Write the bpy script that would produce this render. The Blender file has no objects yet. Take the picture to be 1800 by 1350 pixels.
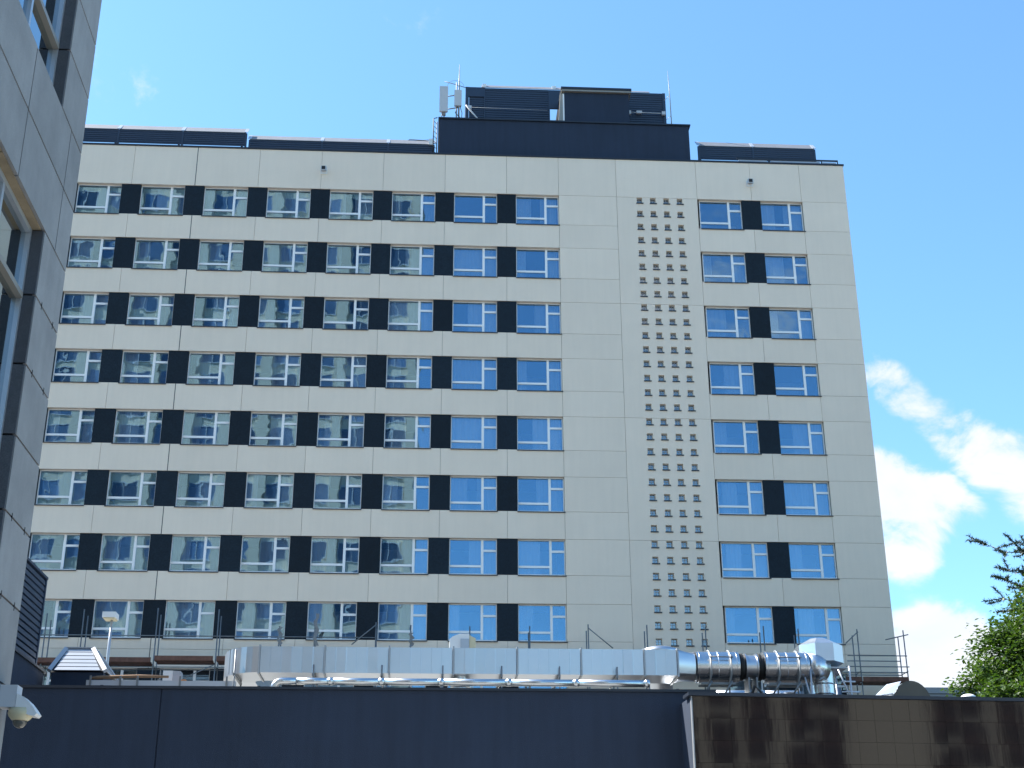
import bpy, bmesh, math, random
from mathutils import Vector, Matrix
R = math.radians
scene = bpy.context.scene
COL = scene.collection
random.seed(7)

# ------------------------------------------------------------------ camera
cam_d = bpy.data.cameras.new('camera')
cam = bpy.data.objects.new('camera', cam_d)
COL.objects.link(cam)
YAW, PITCH, ROLL = 0.0610, 0.3920, -0.0040
fw = Vector((math.sin(YAW)*math.cos(PITCH), math.cos(YAW)*math.cos(PITCH), math.sin(PITCH)))
rt = Vector((math.cos(YAW), -math.sin(YAW), 0))
up = rt.cross(fw)
c, s = math.cos(ROLL), math.sin(ROLL)
rt2, up2 = c*rt + s*up, -s*rt + c*up
m = Matrix((rt2, up2, -fw)).transposed().to_4x4()
m.translation = (0, 0, 1.6)
cam.matrix_world = m
cam_d.sensor_width = 36
cam_d.lens = 36*2430/1800
cam_d.clip_start = 0.1
cam_d.clip_end = 3000
scene.camera = cam

# ------------------------------------------------------------------ sky, sun, exposure
SUN_EL, SUN_ROT = 50, -70          # degrees; rotation from +Y towards +X
EXPOSURE = 1.43
world = bpy.data.worlds.new('World')
scene.world = world
world.use_nodes = True
wn, wl = world.node_tree.nodes, world.node_tree.links
wn.clear()
w_out = wn.new('ShaderNodeOutputWorld')
w_bg = wn.new('ShaderNodeBackground')
w_bg.inputs[1].default_value = 0.12
sky = wn.new('ShaderNodeTexSky')
sky.sky_type = 'NISHITA'
sky.sun_disc = False
sky.sun_elevation = R(SUN_EL)
sky.sun_rotation = R(SUN_ROT)
sky.air_density = 1.0
sky.dust_density = 0.4
sky.ozone_density = 4.5
tc = wn.new('ShaderNodeTexCoord')

def wmath(op, a, b=None, c=None):
    n = wn.new('ShaderNodeMath'); n.operation = op
    for i, v in enumerate((a, b, c)):
        if v is None: continue
        if isinstance(v, (int, float)): n.inputs[i].default_value = v
        else: wl.new(v, n.inputs[i])
    return n.outputs[0]

def wnoise(scale, detail, rough, off=(0, 0, 0), sc=(1, 1, 1)):
    mp = wn.new('ShaderNodeMapping')
    mp.inputs['Location'].default_value = off
    mp.inputs['Scale'].default_value = sc
    wl.new(tc.outputs['Generated'], mp.inputs['Vector'])
    n = wn.new('ShaderNodeTexNoise')
    n.inputs['Scale'].default_value = scale
    n.inputs['Detail'].default_value = detail
    n.inputs['Roughness'].default_value = rough
    n.inputs['Distortion'].default_value = 0.35
    wl.new(mp.outputs[0], n.inputs['Vector'])
    return n.outputs['Fac']
# cloud banks that stand in the sky: direction, cos-radius, weight
BANKS = [((.307, .874, .376), .018, .50), ((.318, .874, .367), .020, .50), ((.331, .874, .354), .022, .50), ((.345, .874, .342), .023, .50),
         ((.357, .873, .332), .025, .41), ((.370, .871, .323), .026, .40), ((.385, .868, .313), .028, .38), ((.400, .865, .303), .028, .34), ((.430, .855, .285), .05, .34),
         ((.314, .901, .299), .036, .58), ((.338, .897, .284), .033, .50), ((.362, .890, .276), .020, .32), ((.331, .904, .262), .028, .40),
         ((.328, .923, .180), .040, .80), ((.352, .918, .190), .036, .75), ((.362, .914, .205), .024, .50), ((.365, .915, .170), .042, .80), ((.312, .930, .185), .035, .7), ((.40, .90, .165), .05, .6),
         ((-.228, .788, .572), .020, .15), ((-.203, .810, .551), .022, .125), ((-.222, .818, .530), .030, .15),
         ((-.85, .45, .3), .20, .35), ((.75, -.6, .35), .14, .45), ((.9, .2, .25), .18, .5), ((-.2, -.95, .3), .16, .4),
         ((-.6, .75, .22), .12, .4), ((.2, -.9, .45), .08, .3)]
bias = None
for d, rad, wt in BANKS:
    v = Vector(d).normalized()
    dn = wn.new('ShaderNodeVectorMath'); dn.operation = 'DOT_PRODUCT'
    wl.new(tc.outputs['Generated'], dn.inputs[0]); dn.inputs[1].default_value = v
    mr = wn.new('ShaderNodeMapRange'); mr.interpolation_type = 'SMOOTHSTEP'
    wl.new(dn.outputs['Value'], mr.inputs['Value'])
    mr.inputs['From Min'].default_value = math.cos(rad*1.25); mr.inputs['From Max'].default_value = 1.0
    mr.inputs['To Min'].default_value = 0; mr.inputs['To Max'].default_value = wt
    bias = mr.outputs[0] if bias is None else wmath('MAXIMUM', bias, mr.outputs[0])
n1 = wnoise(15, 9, .60, (3.1, 1.7, .4), (1, 1, 1.35))
n2 = wnoise(5, 5, .5, (7.7, .2, 2.1), (1, 1, 1.6))
dens = wmath('MULTIPLY', bias, wmath('ADD', wmath('MULTIPLY', n1, .8), .6))
dens = wmath('ADD', dens, wmath('SUBTRACT', wmath('MULTIPLY', wmath('SUBTRACT', n1, .5), 1.15), .13))
dens = wmath('ADD', dens, wmath('MULTIPLY', wmath('SUBTRACT', n2, .5), .12))
cm = wn.new('ShaderNodeMapRange'); cm.interpolation_type = 'SMOOTHERSTEP'
wl.new(dens, cm.inputs['Value'])
cm.inputs['From Min'].default_value = .06; cm.inputs['From Max'].default_value = .42
cm.inputs['To Max'].default_value = .96
ccol = wn.new('ShaderNodeMix'); ccol.data_type = 'RGBA'
wl.new(n1, ccol.inputs['Factor'])
ccol.inputs['A'].default_value = (2.5, 2.75, 3.2, 1); ccol.inputs['B'].default_value = (3.7, 3.7, 3.75, 1)
wmix = wn.new('ShaderNodeMix'); wmix.data_type = 'RGBA'
wl.new(cm.outputs[0], wmix.inputs['Factor'])
tint = wn.new('ShaderNodeVectorMath'); tint.operation = 'MULTIPLY'
wl.new(sky.outputs[0], tint.inputs[0]); tint.inputs[1].default_value = (.78, 1.0, 1.0)      # clean maritime air: a cyan-blue sky all round
wl.new(tint.outputs[0], wmix.inputs['A'])
wl.new(ccol.outputs['Result'], wmix.inputs['B'])
wl.new(wmix.outputs['Result'], w_bg.inputs[0])
wl.new(w_bg.outputs[0], w_out.inputs[0])

sun_d = bpy.data.lights.new('sun', 'SUN')
sun_d.energy = 5.0
sun_d.angle = R(0.53)
sun_d.color = (1.0, .95, .87)
sun = bpy.data.objects.new('sun', sun_d)
COL.objects.link(sun)
to_sun = Vector((math.sin(R(SUN_ROT))*math.cos(R(SUN_EL)), math.cos(R(SUN_ROT))*math.cos(R(SUN_EL)), math.sin(R(SUN_EL))))
sun.rotation_euler = to_sun.to_track_quat('Z', 'Y').to_euler()
sun.location = to_sun*200

scene.render.engine = 'CYCLES'
scene.cycles.use_denoising = True
scene.cycles.max_bounces = 6
scene.cycles.transparent_max_bounces = 8
scene.cycles.sample_clamp_indirect = 6
scene.view_settings.view_transform = 'Standard'
scene.view_settings.look = 'None'
scene.view_settings.exposure = EXPOSURE
scene.view_settings.gamma = 1.0
scene.view_settings.use_curve_mapping = False

# ------------------------------------------------------------------ materials
def newmat(name):
    mt = bpy.data.materials.new(name); mt.use_nodes = True
    return mt, mt.node_tree.nodes, mt.node_tree.links, mt.node_tree.nodes['Principled BSDF']

def mat(name, col, rough=.7, metal=0.0, var=.06, vscale=1.5, streak=0.0, bump=0.0, bscale=60, objvar=0.0, spec=.5,
        coat=0.0, rvar=0.0, fine=0.0, fscale=120):
    mt, n, l, b = newmat(name)
    tcn = n.new('ShaderNodeTexCoord')
    oi = n.new('ShaderNodeObjectInfo')
    vec = n.new('ShaderNodeVectorMath'); vec.operation = 'MULTIPLY_ADD'
    l.new(oi.outputs['Random'], vec.inputs[0]); vec.inputs[1].default_value = (37, 53, 71)
    l.new(tcn.outputs['Object'], vec.inputs[2])
    src = vec.outputs[0]
    nz = n.new('ShaderNodeTexNoise'); nz.inputs['Scale'].default_value = vscale
    nz.inputs['Detail'].default_value = 6; nz.inputs['Roughness'].default_value = .6
    l.new(src, nz.inputs['Vector'])
    f = n.new('ShaderNodeMapRange'); l.new(nz.outputs['Fac'], f.inputs['Value'])
    f.inputs['From Min'].default_value = .25; f.inputs['From Max'].default_value = .75
    f.inputs['To Min'].default_value = 1-var; f.inputs['To Max'].default_value = 1+var
    val = f.outputs[0]
    def mul(a, bb):
        q = n.new('ShaderNodeMath'); q.operation = 'MULTIPLY'; l.new(a, q.inputs[0]); l.new(bb, q.inputs[1]); return q.outputs[0]
    def rng(a, lo, hi, f0=.25, f1=.75):
        q = n.new('ShaderNodeMapRange'); l.new(a, q.inputs['Value'])
        q.inputs['From Min'].default_value = f0; q.inputs['From Max'].default_value = f1
        q.inputs['To Min'].default_value = lo; q.inputs['To Max'].default_value = hi; return q.outputs[0]
    if streak:
        mp = n.new('ShaderNodeMapping'); mp.inputs['Scale'].default_value = (5, 5, .35)
        l.new(src, mp.inputs['Vector'])
        sn = n.new('ShaderNodeTexNoise'); sn.inputs['Scale'].default_value = 1.0; sn.inputs['Detail'].default_value = 5
        l.new(mp.outputs[0], sn.inputs['Vector'])
        val = mul(val, rng(sn.outputs['Fac'], 1-streak, 1+streak*.5, .35, .65))
    if fine:
        fn = n.new('ShaderNodeTexNoise'); fn.inputs['Scale'].default_value = fscale; fn.inputs['Detail'].default_value = 3
        l.new(src, fn.inputs['Vector'])
        val = mul(val, rng(fn.outputs['Fac'], 1-fine, 1+fine, .3, .7))
    if objvar:
        val = mul(val, rng(oi.outputs['Random'], 1-objvar, 1+objvar, 0, 1))
    mx = n.new('ShaderNodeVectorMath'); mx.operation = 'SCALE'
    mx.inputs[0].default_value = col[:3]
    l.new(val, mx.inputs['Scale'])
    l.new(mx.outputs[0], b.inputs['Base Color'])
    b.inputs['Roughness'].default_value = rough
    if rvar:
        l.new(rng(nz.outputs['Fac'], max(0, rough-rvar), rough+rvar), b.inputs['Roughness'])
    b.inputs['Metallic'].default_value = metal
    b.inputs['Specular IOR Level'].default_value = spec
    b.inputs['Coat Weight'].default_value = coat
    if bump:
        bn = n.new('ShaderNodeTexNoise'); bn.inputs['Scale'].default_value = bscale; bn.inputs['Detail'].default_value = 4
        l.new(src, bn.inputs['Vector'])
        bp = n.new('ShaderNodeBump'); bp.inputs['Strength'].default_value = 1; bp.inputs['Distance'].default_value = bump
        l.new(bn.outputs['Fac'], bp.inputs['Height']); l.new(bp.outputs[0], b.inputs['Normal'])
    return mt

def glass_mat(name, refl, tint, wave, wscale, gcol=(1, 1, 1)):
    """window pane: clear sheet that also mirrors; the sheet is slightly wavy, differently in every pane"""
    mt, n, l, b = newmat(name)
    n.remove(b)
    out = n['Material Output']
    tcn = n.new('ShaderNodeTexCoord'); oi = n.new('ShaderNodeObjectInfo')
    vec = n.new('ShaderNodeVectorMath'); vec.operation = 'MULTIPLY_ADD'
    l.new(oi.outputs['Random'], vec.inputs[0]); vec.inputs[1].default_value = (37, 53, 71)
    l.new(tcn.outputs['Object'], vec.inputs[2])
    nz = n.new('ShaderNodeTexNoise'); nz.inputs['Scale'].default_value = wscale; nz.inputs['Detail'].default_value = 1.2
    nz.inputs['Distortion'].default_value = .6
    l.new(vec.outputs[0], nz.inputs['Vector'])
    bp = n.new('ShaderNodeBump'); bp.inputs['Strength'].default_value = 1; bp.inputs['Distance'].default_value = wave
    l.new(nz.outputs['Fac'], bp.inputs['Height'])
    g = n.new('ShaderNodeBsdfGlossy'); g.inputs['Roughness'].default_value = 0.01
    g.inputs['Color'].default_value = (*gcol, 1)
    l.new(bp.outputs[0], g.inputs['Normal'])
    t = n.new('ShaderNodeBsdfTransparent'); t.inputs['Color'].default_value = (*tint, 1)
    fr = n.new('ShaderNodeFresnel'); fr.inputs['IOR'].default_value = 1.5
    mr = n.new('ShaderNodeMapRange'); l.new(fr.outputs[0], mr.inputs['Value'])
    mr.inputs['From Min'].default_value = .04; mr.inputs['From Max'].default_value = 1
    mr.inputs['To Min'].default_value = refl; mr.inputs['To Max'].default_value = 1
    mx = n.new('ShaderNodeMixShader')
    l.new(mr.outputs[0], mx.inputs[0]); l.new(t.outputs[0], mx.inputs[1]); l.new(g.outputs[0], mx.inputs[2])
    l.new(mx.outputs[0], out.inputs['Surface'])
    return mt

M = {}
M['render'] = mat('cream_render', (.85, .715, .58), .9, var=.035, vscale=.45, streak=.016, bump=.004, bscale=90, objvar=.022, fine=.02, fscale=60)
M['joint'] = mat('joint_backing', (.30, .27, .23), .9)
M['pier'] = mat('pier_panel', (.008, .016, .025), .7, spec=.25, var=.18, vscale=3, objvar=.22, bump=.003, bscale=40, fine=.25, fscale=14)
M['white'] = mat('white_frame', (.88, .88, .88), .35, var=.03)
M['sill'] = mat('dark_sill', (.035, .045, .06), .5)
M['curtain'] = mat('curtain_fabric', (.72, .72, .70), .95, objvar=.25, var=.04)
M['room'] = mat('room_wall', (.11, .11, .11), .9)
M['glass'] = glass_mat('tower_glass', .30, (.91, .95, .97), .0021, .9, (.36, .60, .82))
M['glass_small'] = glass_mat('small_glass', .26, (.35, .4, .45), .004, 2)
M['glass_stone'] = glass_mat('office_glass', .45, (.25, .3, .33), .0015, .8, (.85, .95, 1))
M['navy'] = mat('navy_render', (.017, .029, .056), .85, var=.16, vscale=.35, streak=.10, bump=.006, bscale=70, fine=.08, fscale=50)
M['navy_metal'] = mat('navy_metal', (.020, .036, .068), .45, metal=.0, var=.08, vscale=2)
M['coping'] = mat('dark_coping', (.014, .020, .033), .45, var=.1)
M['capslope'] = mat('darkened_cap', (.17, .18, .205), .6, var=.12)  # base colour darkened to keep the sunlit slopes from burning out
M['capgrey'] = mat('pale_cap', (.42, .45, .50), .35, metal=.3, var=.06)
M['stone'] = mat('grey_granite', (.275, .27, .265), .75, var=.17, vscale=1.3, streak=.04, bump=.004, bscale=80, objvar=.06, fine=.10, fscale=90)
M['jamb'] = mat('dark_granite_jamb', (.060, .062, .070), .6, var=.15, vscale=6, fine=.3, fscale=70, objvar=.1)
M['soffit'] = mat('stained_soffit', (.30, .235, .15), .85, var=.25, vscale=3, streak=.1)
M['dark'] = mat('black_gap', (.012, .012, .014), .9)
M['alu'] = mat('aluminium_profile', (.50, .53, .56), .35, metal=.6, var=.05)
M['alu_beige'] = mat('champagne_profile', (.30, .275, .235), .4, metal=.3, var=.06)
M['galv'] = mat('galvanised_sheet', (.58, .61, .65), .36, metal=1.0, var=.07, vscale=1.2, rvar=.05, bump=.0006, bscale=3, objvar=.06)
M['shiny'] = mat('polished_duct', (.60, .62, .64), .27, metal=1.0, var=.06, vscale=3, bump=.0008, bscale=3)
M['galv_dull'] = mat('dull_zinc', (.38, .40, .42), .5, metal=.6, var=.12, vscale=3)
M['steel'] = mat('scaffold_tube', (.20, .21, .22), .5, metal=.6, var=.2, vscale=4)
M['board'] = mat('scaffold_board', (.13, .060, .042), .8, var=.25, vscale=4, streak=.2, objvar=.2)
M['timber'] = mat('timber', (.22, .13, .075), .8, var=.15, vscale=5)
M['rubber'] = mat('black_rubber', (.012, .012, .013), .6)
M['whitepaint'] = mat('white_paint', (.78, .78, .77), .4, var=.04)
M['cream_plastic'] = mat('aged_plastic', (.62, .55, .36), .4, var=.05)
M['dome_glass'] = mat('smoked_dome', (.10, .095, .08), .08, var=.05, coat=.5)
M['orange'] = mat('orange_plastic', (.65, .22, .02), .6)
M['ant'] = mat('antenna_grey', (.52, .53, .55), .5, var=.04)
M['roof'] = mat('pale_roof_membrane', (.24, .24, .23), .9, var=.2, vscale=2)  # kept pale so the unseen annex roof bounces sunlight up the tower
M['acrylic'] = mat('brown_acrylic', (.10, .105, .095), .18, var=.1, coat=.3)
M['asphalt'] = mat('asphalt', (.05, .05, .052), .9, var=.15, vscale=.6, bump=.004, bscale=90)
M['paving'] = mat('paving', (.34, .33, .31), .85, var=.12, vscale=2)
M['opp_wall'] = mat('sand_render', (.62, .54, .42), .9, var=.05, vscale=.2)
M['opp_glass'] = mat('opposite_glass', (.09, .14, .22), .06, var=.2, objvar=.5)
M['opp_dark'] = mat('bronze_glass', (.012, .013, .020), .35, var=.2, objvar=.5, spec=.15)
M['opp_bronze'] = mat('bronze_frame', (.10, .09, .085), .6)
M['opp_frame'] = mat('opposite_frame', (.48, .48, .48), .5)
M['redwall'] = mat('dark_red_render', (.10, .045, .038), .9, var=.1)
M['farwall'] = mat('far_grey', (.30, .32, .35), .8)

def granite_mat():
    mt, n, l, b = newmat('polished_brown_granite')
    tcn = n.new('ShaderNodeTexCoord'); oi = n.new('ShaderNodeObjectInfo')
    vec = n.new('ShaderNodeVectorMath'); vec.operation = 'MULTIPLY_ADD'
    l.new(oi.outputs['Random'], vec.inputs[0]); vec.inputs[1].default_value = (37, 53, 71)
    l.new(tcn.outputs['Object'], vec.inputs[2])
    nz = n.new('ShaderNodeTexNoise'); nz.inputs['Scale'].default_value = 55; nz.inputs['Detail'].default_value = 5
    l.new(vec.outputs[0], nz.inputs['Vector'])
    r = n.new('ShaderNodeMix'); r.data_type = 'RGBA'
    l.new(nz.outputs['Fac'], r.inputs['Factor'])
    r.inputs['A'].default_value = (.006, .0055, .007, 1); r.inputs['B'].default_value = (.020, .014, .014, 1)
    l.new(r.outputs['Result'], b.inputs['Base Color'])
    b.inputs['Roughness'].default_value = .05
    b.inputs['Specular IOR Level'].default_value = .78
    wm = n.new('ShaderNodeMapping'); wm.inputs['Scale'].default_value = (5, 5, .8); l.new(vec.outputs[0], wm.inputs['Vector'])
    wv = n.new('ShaderNodeTexNoise'); wv.inputs['Scale'].default_value = 1.0; wv.inputs['Detail'].default_value = 3
    l.new(wm.outputs[0], wv.inputs['Vector'])
    bp = n.new('ShaderNodeBump'); bp.inputs['Distance'].default_value = .0005; bp.inputs['Strength'].default_value = 1
    l.new(wv.outputs['Fac'], bp.inputs['Height']); l.new(bp.outputs[0], b.inputs['Normal'])
    return mt
M['granite'] = granite_mat()

def leaf_mat(name, c0, c1, trans):
    mt, n, l, b = newmat(name)
    geo = n.new('ShaderNodeNewGeometry')
    mx = n.new('ShaderNodeMix'); mx.data_type = 'RGBA'
    l.new(geo.outputs['Random Per Island'], mx.inputs['Factor'])
    mx.inputs['A'].default_value = (*c0, 1); mx.inputs['B'].default_value = (*c1, 1)
    l.new(mx.outputs['Result'], b.inputs['Base Color'])
    b.inputs['Roughness'].default_value = .5
    tr = n.new('ShaderNodeBsdfTranslucent')
    hs = n.new('ShaderNodeVectorMath'); hs.operation = 'MULTIPLY'
    l.new(mx.outputs['Result'], hs.inputs[0]); hs.inputs[1].default_value = (1.5, 1.6, .6)
    l.new(hs.outputs[0], tr.inputs['Color'])
    ms = n.new('ShaderNodeMixShader'); ms.inputs[0].default_value = trans
    l.new(b.outputs[0], ms.inputs[1]); l.new(tr.outputs[0], ms.inputs[2])
    l.new(ms.outputs[0], n['Material Output'].inputs['Surface'])
    return mt
M['leaf'] = leaf_mat('broad_leaf', (.024, .060, .014), (.075, .128, .027), .34)
M['needle'] = leaf_mat('needle', (.018, .035, .022), (.03, .055, .03), .15)
M['bark'] = mat('bark', (.07, .055, .042), .9, var=.3, vscale=6)

# ------------------------------------------------------------------ mesh helpers
class MB:
    def __init__(self): self.v, self.f, self.s = [], [], []
    def add(self, vs, fs, smooth=False):
        o = len(self.v); self.v += [tuple(p) for p in vs]
        for f in fs: self.f.append([i+o for i in f]); self.s.append(smooth)
        return self
    def box(self, x0, x1, y0, y1, z0, z1):
        return self.add([(x0,y0,z0),(x1,y0,z0),(x1,y1,z0),(x0,y1,z0),(x0,y0,z1),(x1,y0,z1),(x1,y1,z1),(x0,y1,z1)],
                        [(0,3,2,1),(4,5,6,7),(0,1,5,4),(1,2,6,5),(2,3,7,6),(3,0,4,7)])
    def prism(self, poly, a0, a1, axis='y'):
        """poly in the plane across the axis, extruded from a0 to a1"""
        n = len(poly)
        def P(u, w, a): return {'y': (u, a, w), 'x': (a, u, w), 'z': (u, w, a)}[axis]
        vs = [P(u, w, a0) for u, w in poly] + [P(u, w, a1) for u, w in poly]
        fs = [tuple(range(n)), tuple(range(2*n-1, n-1, -1))] + [(i, i+n, (i+1) % n+n, (i+1) % n) for i in range(n)]
        return self.add(vs, fs)
    def tube(self, pts, r, n=10, caps=True, smooth=True):
        pts = [Vector(p) for p in pts]
        rs = r if isinstance(r, (list, tuple)) else [r]*len(pts)
        vs = []; ref = None
        for i, p in enumerate(pts):
            d = (pts[min(i+1, len(pts)-1)]-pts[max(i-1, 0)]).normalized()
            if ref is None: ref = Vector((0, 0, 1)) if abs(d.z) < .9 else Vector((0, 1, 0))
            u = (ref - d*ref.dot(d)).normalized(); w = d.cross(u); ref = u
            for k in range(n):
                a = 2*math.pi*k/n
                vs.append(p + (u*math.cos(a)+w*math.sin(a))*rs[i])
        fs = [(i*n+k, i*n+(k+1) % n, (i+1)*n+(k+1) % n, (i+1)*n+k) for i in range(len(pts)-1) for k in range(n)]
        self.add(vs, fs, smooth)
        if caps:
            o = len(self.v)-len(vs)
            self.f.append([o+k for k in range(n-1, -1, -1)]); self.s.append(False)
            self.f.append([o+(len(pts)-1)*n+k for k in range(n)]); self.s.append(False)
        return self
    def lathe(self, prof, c, n=24, axis='z', a0=0, a1=2*math.pi, hard=False):
        """prof: (radius, height) pairs turned round the axis through c"""
        if hard:                       # crisp rings: every band keeps its own edge
            for p, q in zip(prof, prof[1:]): self.lathe([p, q], c, n, axis, a0, a1)
            return self
        full = abs(a1-a0-2*math.pi) < 1e-6
        k = n if full else n+1
        vs = []
        for r, h in prof:
            for i in range(k):
                a = a0+(a1-a0)*i/n
                x, y = r*math.cos(a), r*math.sin(a)
                vs.append({'z': (c[0]+x, c[1]+y, c[2]+h), 'x': (c[0]+h, c[1]+x, c[2]+y), 'y': (c[0]+x, c[1]+h, c[2]+y)}[axis])
        fs = [(j*k+i, j*k+(i+1) % k, (j+1)*k+(i+1) % k, (j+1)*k+i) for j in range(len(prof)-1) for i in range(k if full else k-1)]
        return self.add(vs, fs, True)
    def mesh(self, name, mt):
        me = bpy.data.meshes.new(name)
        me.from_pydata(self.v, [], self.f)
        me.polygons.foreach_set('use_smooth', self.s)
        bm = bmesh.new(); bm.from_mesh(me); bmesh.ops.recalc_face_normals(bm, faces=bm.faces); bm.to_mesh(me); bm.free()
        me.materials.append(M[mt] if isinstance(mt, str) else mt)
        return me
    def build(self, name, mt, parent=None, local=False):
        """link as one mesh object; coordinates are world ones unless local"""
        if parent is not None and not local:
            off = wloc(parent)
            self.v = [(x-off[0], y-off[1], z-off[2]) for x, y, z in self.v]
        return put(name, self.mesh(name, mt), parent)

def wloc(o):
    v = Vector((0, 0, 0))
    while o is not None: v += o.location; o = o.parent
    return v

def put(name, me, parent=None, loc=(0, 0, 0)):
    o = bpy.data.objects.new(name, me); COL.objects.link(o)
    o.parent = parent; o.location = loc
    return o

def tag(o, label=None, cat=None, group=None, kind=None):
    if label: o['label'] = label
    if cat: o['category'] = cat
    if group: o['group'] = group
    if kind: o['kind'] = kind
    return o

def thing(name, loc, label, cat, group=None, rz=0):
    o = put(name, None, None, loc); o.rotation_euler.z = rz
    o.empty_display_size = .3
    return tag(o, label, cat, group)

def part(name, mt, parent, *boxes):
    mb = MB()
    for b in boxes: mb.box(*b)
    return mb.build(name, mt, parent)

# ------------------------------------------------------------------ ground
tag(MB().add([(-900,-900,0),(900,-900,0),(900,900,0),(-900,900,0)], [(0,1,2,3)]).build('ground', 'asphalt'), kind='structure')
tag(part('bounce_pavement', 'paving', None, (-5.2, 70, -24, 28.6, .004, .12)), kind='structure')  # unseen; spread wide and pale to bounce sunlight onto the tower front

# ------------------------------------------------------------------ the cream tower
D = 60.742                      # front face
FH, Z1 = 3.0, 37.141            # storey height, head of the top window row
PX, X8, WW, WH = 3.114, 3.949, 2.168, 1.69
XC, ZT = 20.93, 39.34           # right corner, wall top
NR = 9
colsL = [X8+(c-8)*PX for c in range(-1, 9)]      # ten window columns on the left
colsR = [13.306, 16.448]
XL = colsL[0]-(PX-WW)/2          # left end of the panelled front
tower = thing('hotel_tower', (0, D, 0), 'tall cream-rendered tower with rows of white-framed windows and dark piers', 'building')
G = .007                         # half joint
def panel(x0, x1, z0, z1, y0=D, th=.08, mt='render'):
    return MB().box(x0+G, x1-G, y0, y0+th, z0+G, z1-G).build('panel', mt, tower)
piersL = [c-(PX-WW)/2 for c in colsL] + [6.117]
XJ1, XJ2 = 9.06, 13.19           # vertical joints either side of the small-window strip
piersR = [XJ2, 16.0, 18.58]
def head(r): return Z1-(r-1)*FH
# bands: parapet band then one spandrel under every row
bands = [(head(1), ZT)] + [(head(r+1), head(r)-WH) for r in range(1, NR)] + [(head(NR)-WH-1.31, head(NR)-WH)]
for bi, (z0, z1) in enumerate(bands):
    splits = [(z0, z1)] if bi != 8 else [(z0, 13.97), (13.97, z1)]
    for za, zb in splits:
        for i in range(len(colsL)):
            x1 = piersL[i+1] if i < len(colsL)-1 else 6.117
            panel(piersL[i], x1, za, zb)
        panel(piersR[0], piersR[1], za, zb); panel(piersR[1], piersR[2], za, zb)
        # plain wall right of the left windows and at the right edge
        panel(6.117, XJ1, za, zb); panel(18.58, XC, za, zb)
    if bi == 0: panel(XJ1, XJ2, z0, z1)
for r in range(1, NR+1):
    panel(6.117, XJ1, head(r)-WH, head(r)); panel(18.616, XC, head(r)-WH, head(r))
ZB = bands[-1][0]
# backing body behind the panels
bk = MB()
for z0, z1 in bands: bk.box(XL, XJ1, D+.083, D+.40, z0+.006, z1-.006); bk.box(XJ2-.0, XC-.004, D+.083, D+.40, z0+.006, z1-.006)
for r in range(1, NR+1):
    bk.box(6.125, XJ1, D+.083, D+.40, head(r)-WH-.006, head(r)+.006)
    bk.box(18.624, XC-.004, D+.083, D+.40, head(r)-WH-.006, head(r)+.006)
bk.build('wall_backing', 'joint', tower)
body = MB()
body.box(XL-20, XL-.01, D, D+16, 0, ZT)                              # the wing that runs on to the left
body.box(XL-.005, XC, D+3.4, D+16, 0, ZT-.02)                        # core
body.box(XL-.005, XC, D+.0, D+3.39, 0, ZB-.02)                       # foot of the front
body.box(XC-.25, XC-.002, D+.41, D+3.39, ZB, ZT-.02)                 # right flank
body.build('wall', 'render', tower)
fl = MB()
for r in range(1, NR+2):
    fl.box(XL, XC-.3, D+.41, D+3.38, head(r)+.35, head(r)+.60)
for i in range(len(colsL)+1): fl.box(piersL[i]-.08, piersL[i]+.08, D+.41, D+3.38, ZB, ZT-.1)
for x in (9.1, 13.1, 16.0, 18.7): fl.box(x-.08, x+.08, D+.41, D+3.38, ZB, ZT-.1)
fl.build('floor_slab', 'room', tower)
# dark piers between the windows
for r in range(1, NR+1):
    z0, z1 = head(r)-WH+.004, head(r)-.004
    for i, x in enumerate(colsL[:-1]):
        MB().box(x+WW+.003, x+PX-.003, D+.035, D+.40, z0, z1).build('pier_panel', 'pier', tower)
    MB().box(colsR[0]+WW+.003, colsR[1]-.003, D+.035, D+.40, z0, z1).build('pier_panel', 'pier', tower)
    MB().box(XL, colsL[0]-.003, D+.035, D+.40, z0, z1).build('pier_panel', 'pier', tower)
for z0, z1 in bands:
    part('expansion_joint', 'sill', tower, (piersL[4]-.018, piersL[4]+.018, D-.002, D+.05, z0+.01, z1-.01))
# windows: one frame mesh, four pane meshes, sill, curtains; shared between all
YF = .20
fr = MB(); fw_ = .042
mu0, mu1 = .665*WW, .665*WW+.115
tl0, tl1 = .225*WH, .225*WH+.10
tr0, tr1 = .655*WH, .655*WH+.10
y0, y1 = YF, YF+.09
fr.box(0, WW, y0, y1, .03, .03+fw_+.012); fr.box(0, WW, y0, y1, WH-.04, WH)
fr.box(0, fw_, y0, y1, .03+fw_+.012, WH-.04); fr.box(WW-fw_, WW, y0, y1, .03+fw_+.012, WH-.04)
fr.box(mu0, mu1, y0-.006, y1, .03+fw_+.012, WH-.04)
fr.box(fw_, mu0, y0-.003, y1, tl0, tl1); fr.box(mu1, WW-fw_, y0-.003, y1, tr0, tr1)
frame_me = fr.mesh('window_frame', 'white')
zb = .03+fw_+.012
pane_rects = [(fw_, mu0, tl1, WH-.04), (fw_, mu0, zb, tl0), (mu1, WW-fw_, tr1, WH-.04), (mu1, WW-fw_, zb, tr0)]
pane_mes = []
for (a, b, c0, c1) in pane_rects:
    pane_mes.append(MB().box(a, b, y0+.035, y0+.047, c0, c1).mesh('pane', 'glass'))
sill_me = MB().prism([(-.05, -.016), (.24, .028), (.24, -.02), (-.05, -.058)], -.012, WW+.03, 'x').mesh('sill', 'sill')
soffit_me = MB().box(.002, WW-.002, .0805, .40, WH+.004, WH+.03).mesh('soffit', 'render')
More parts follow.
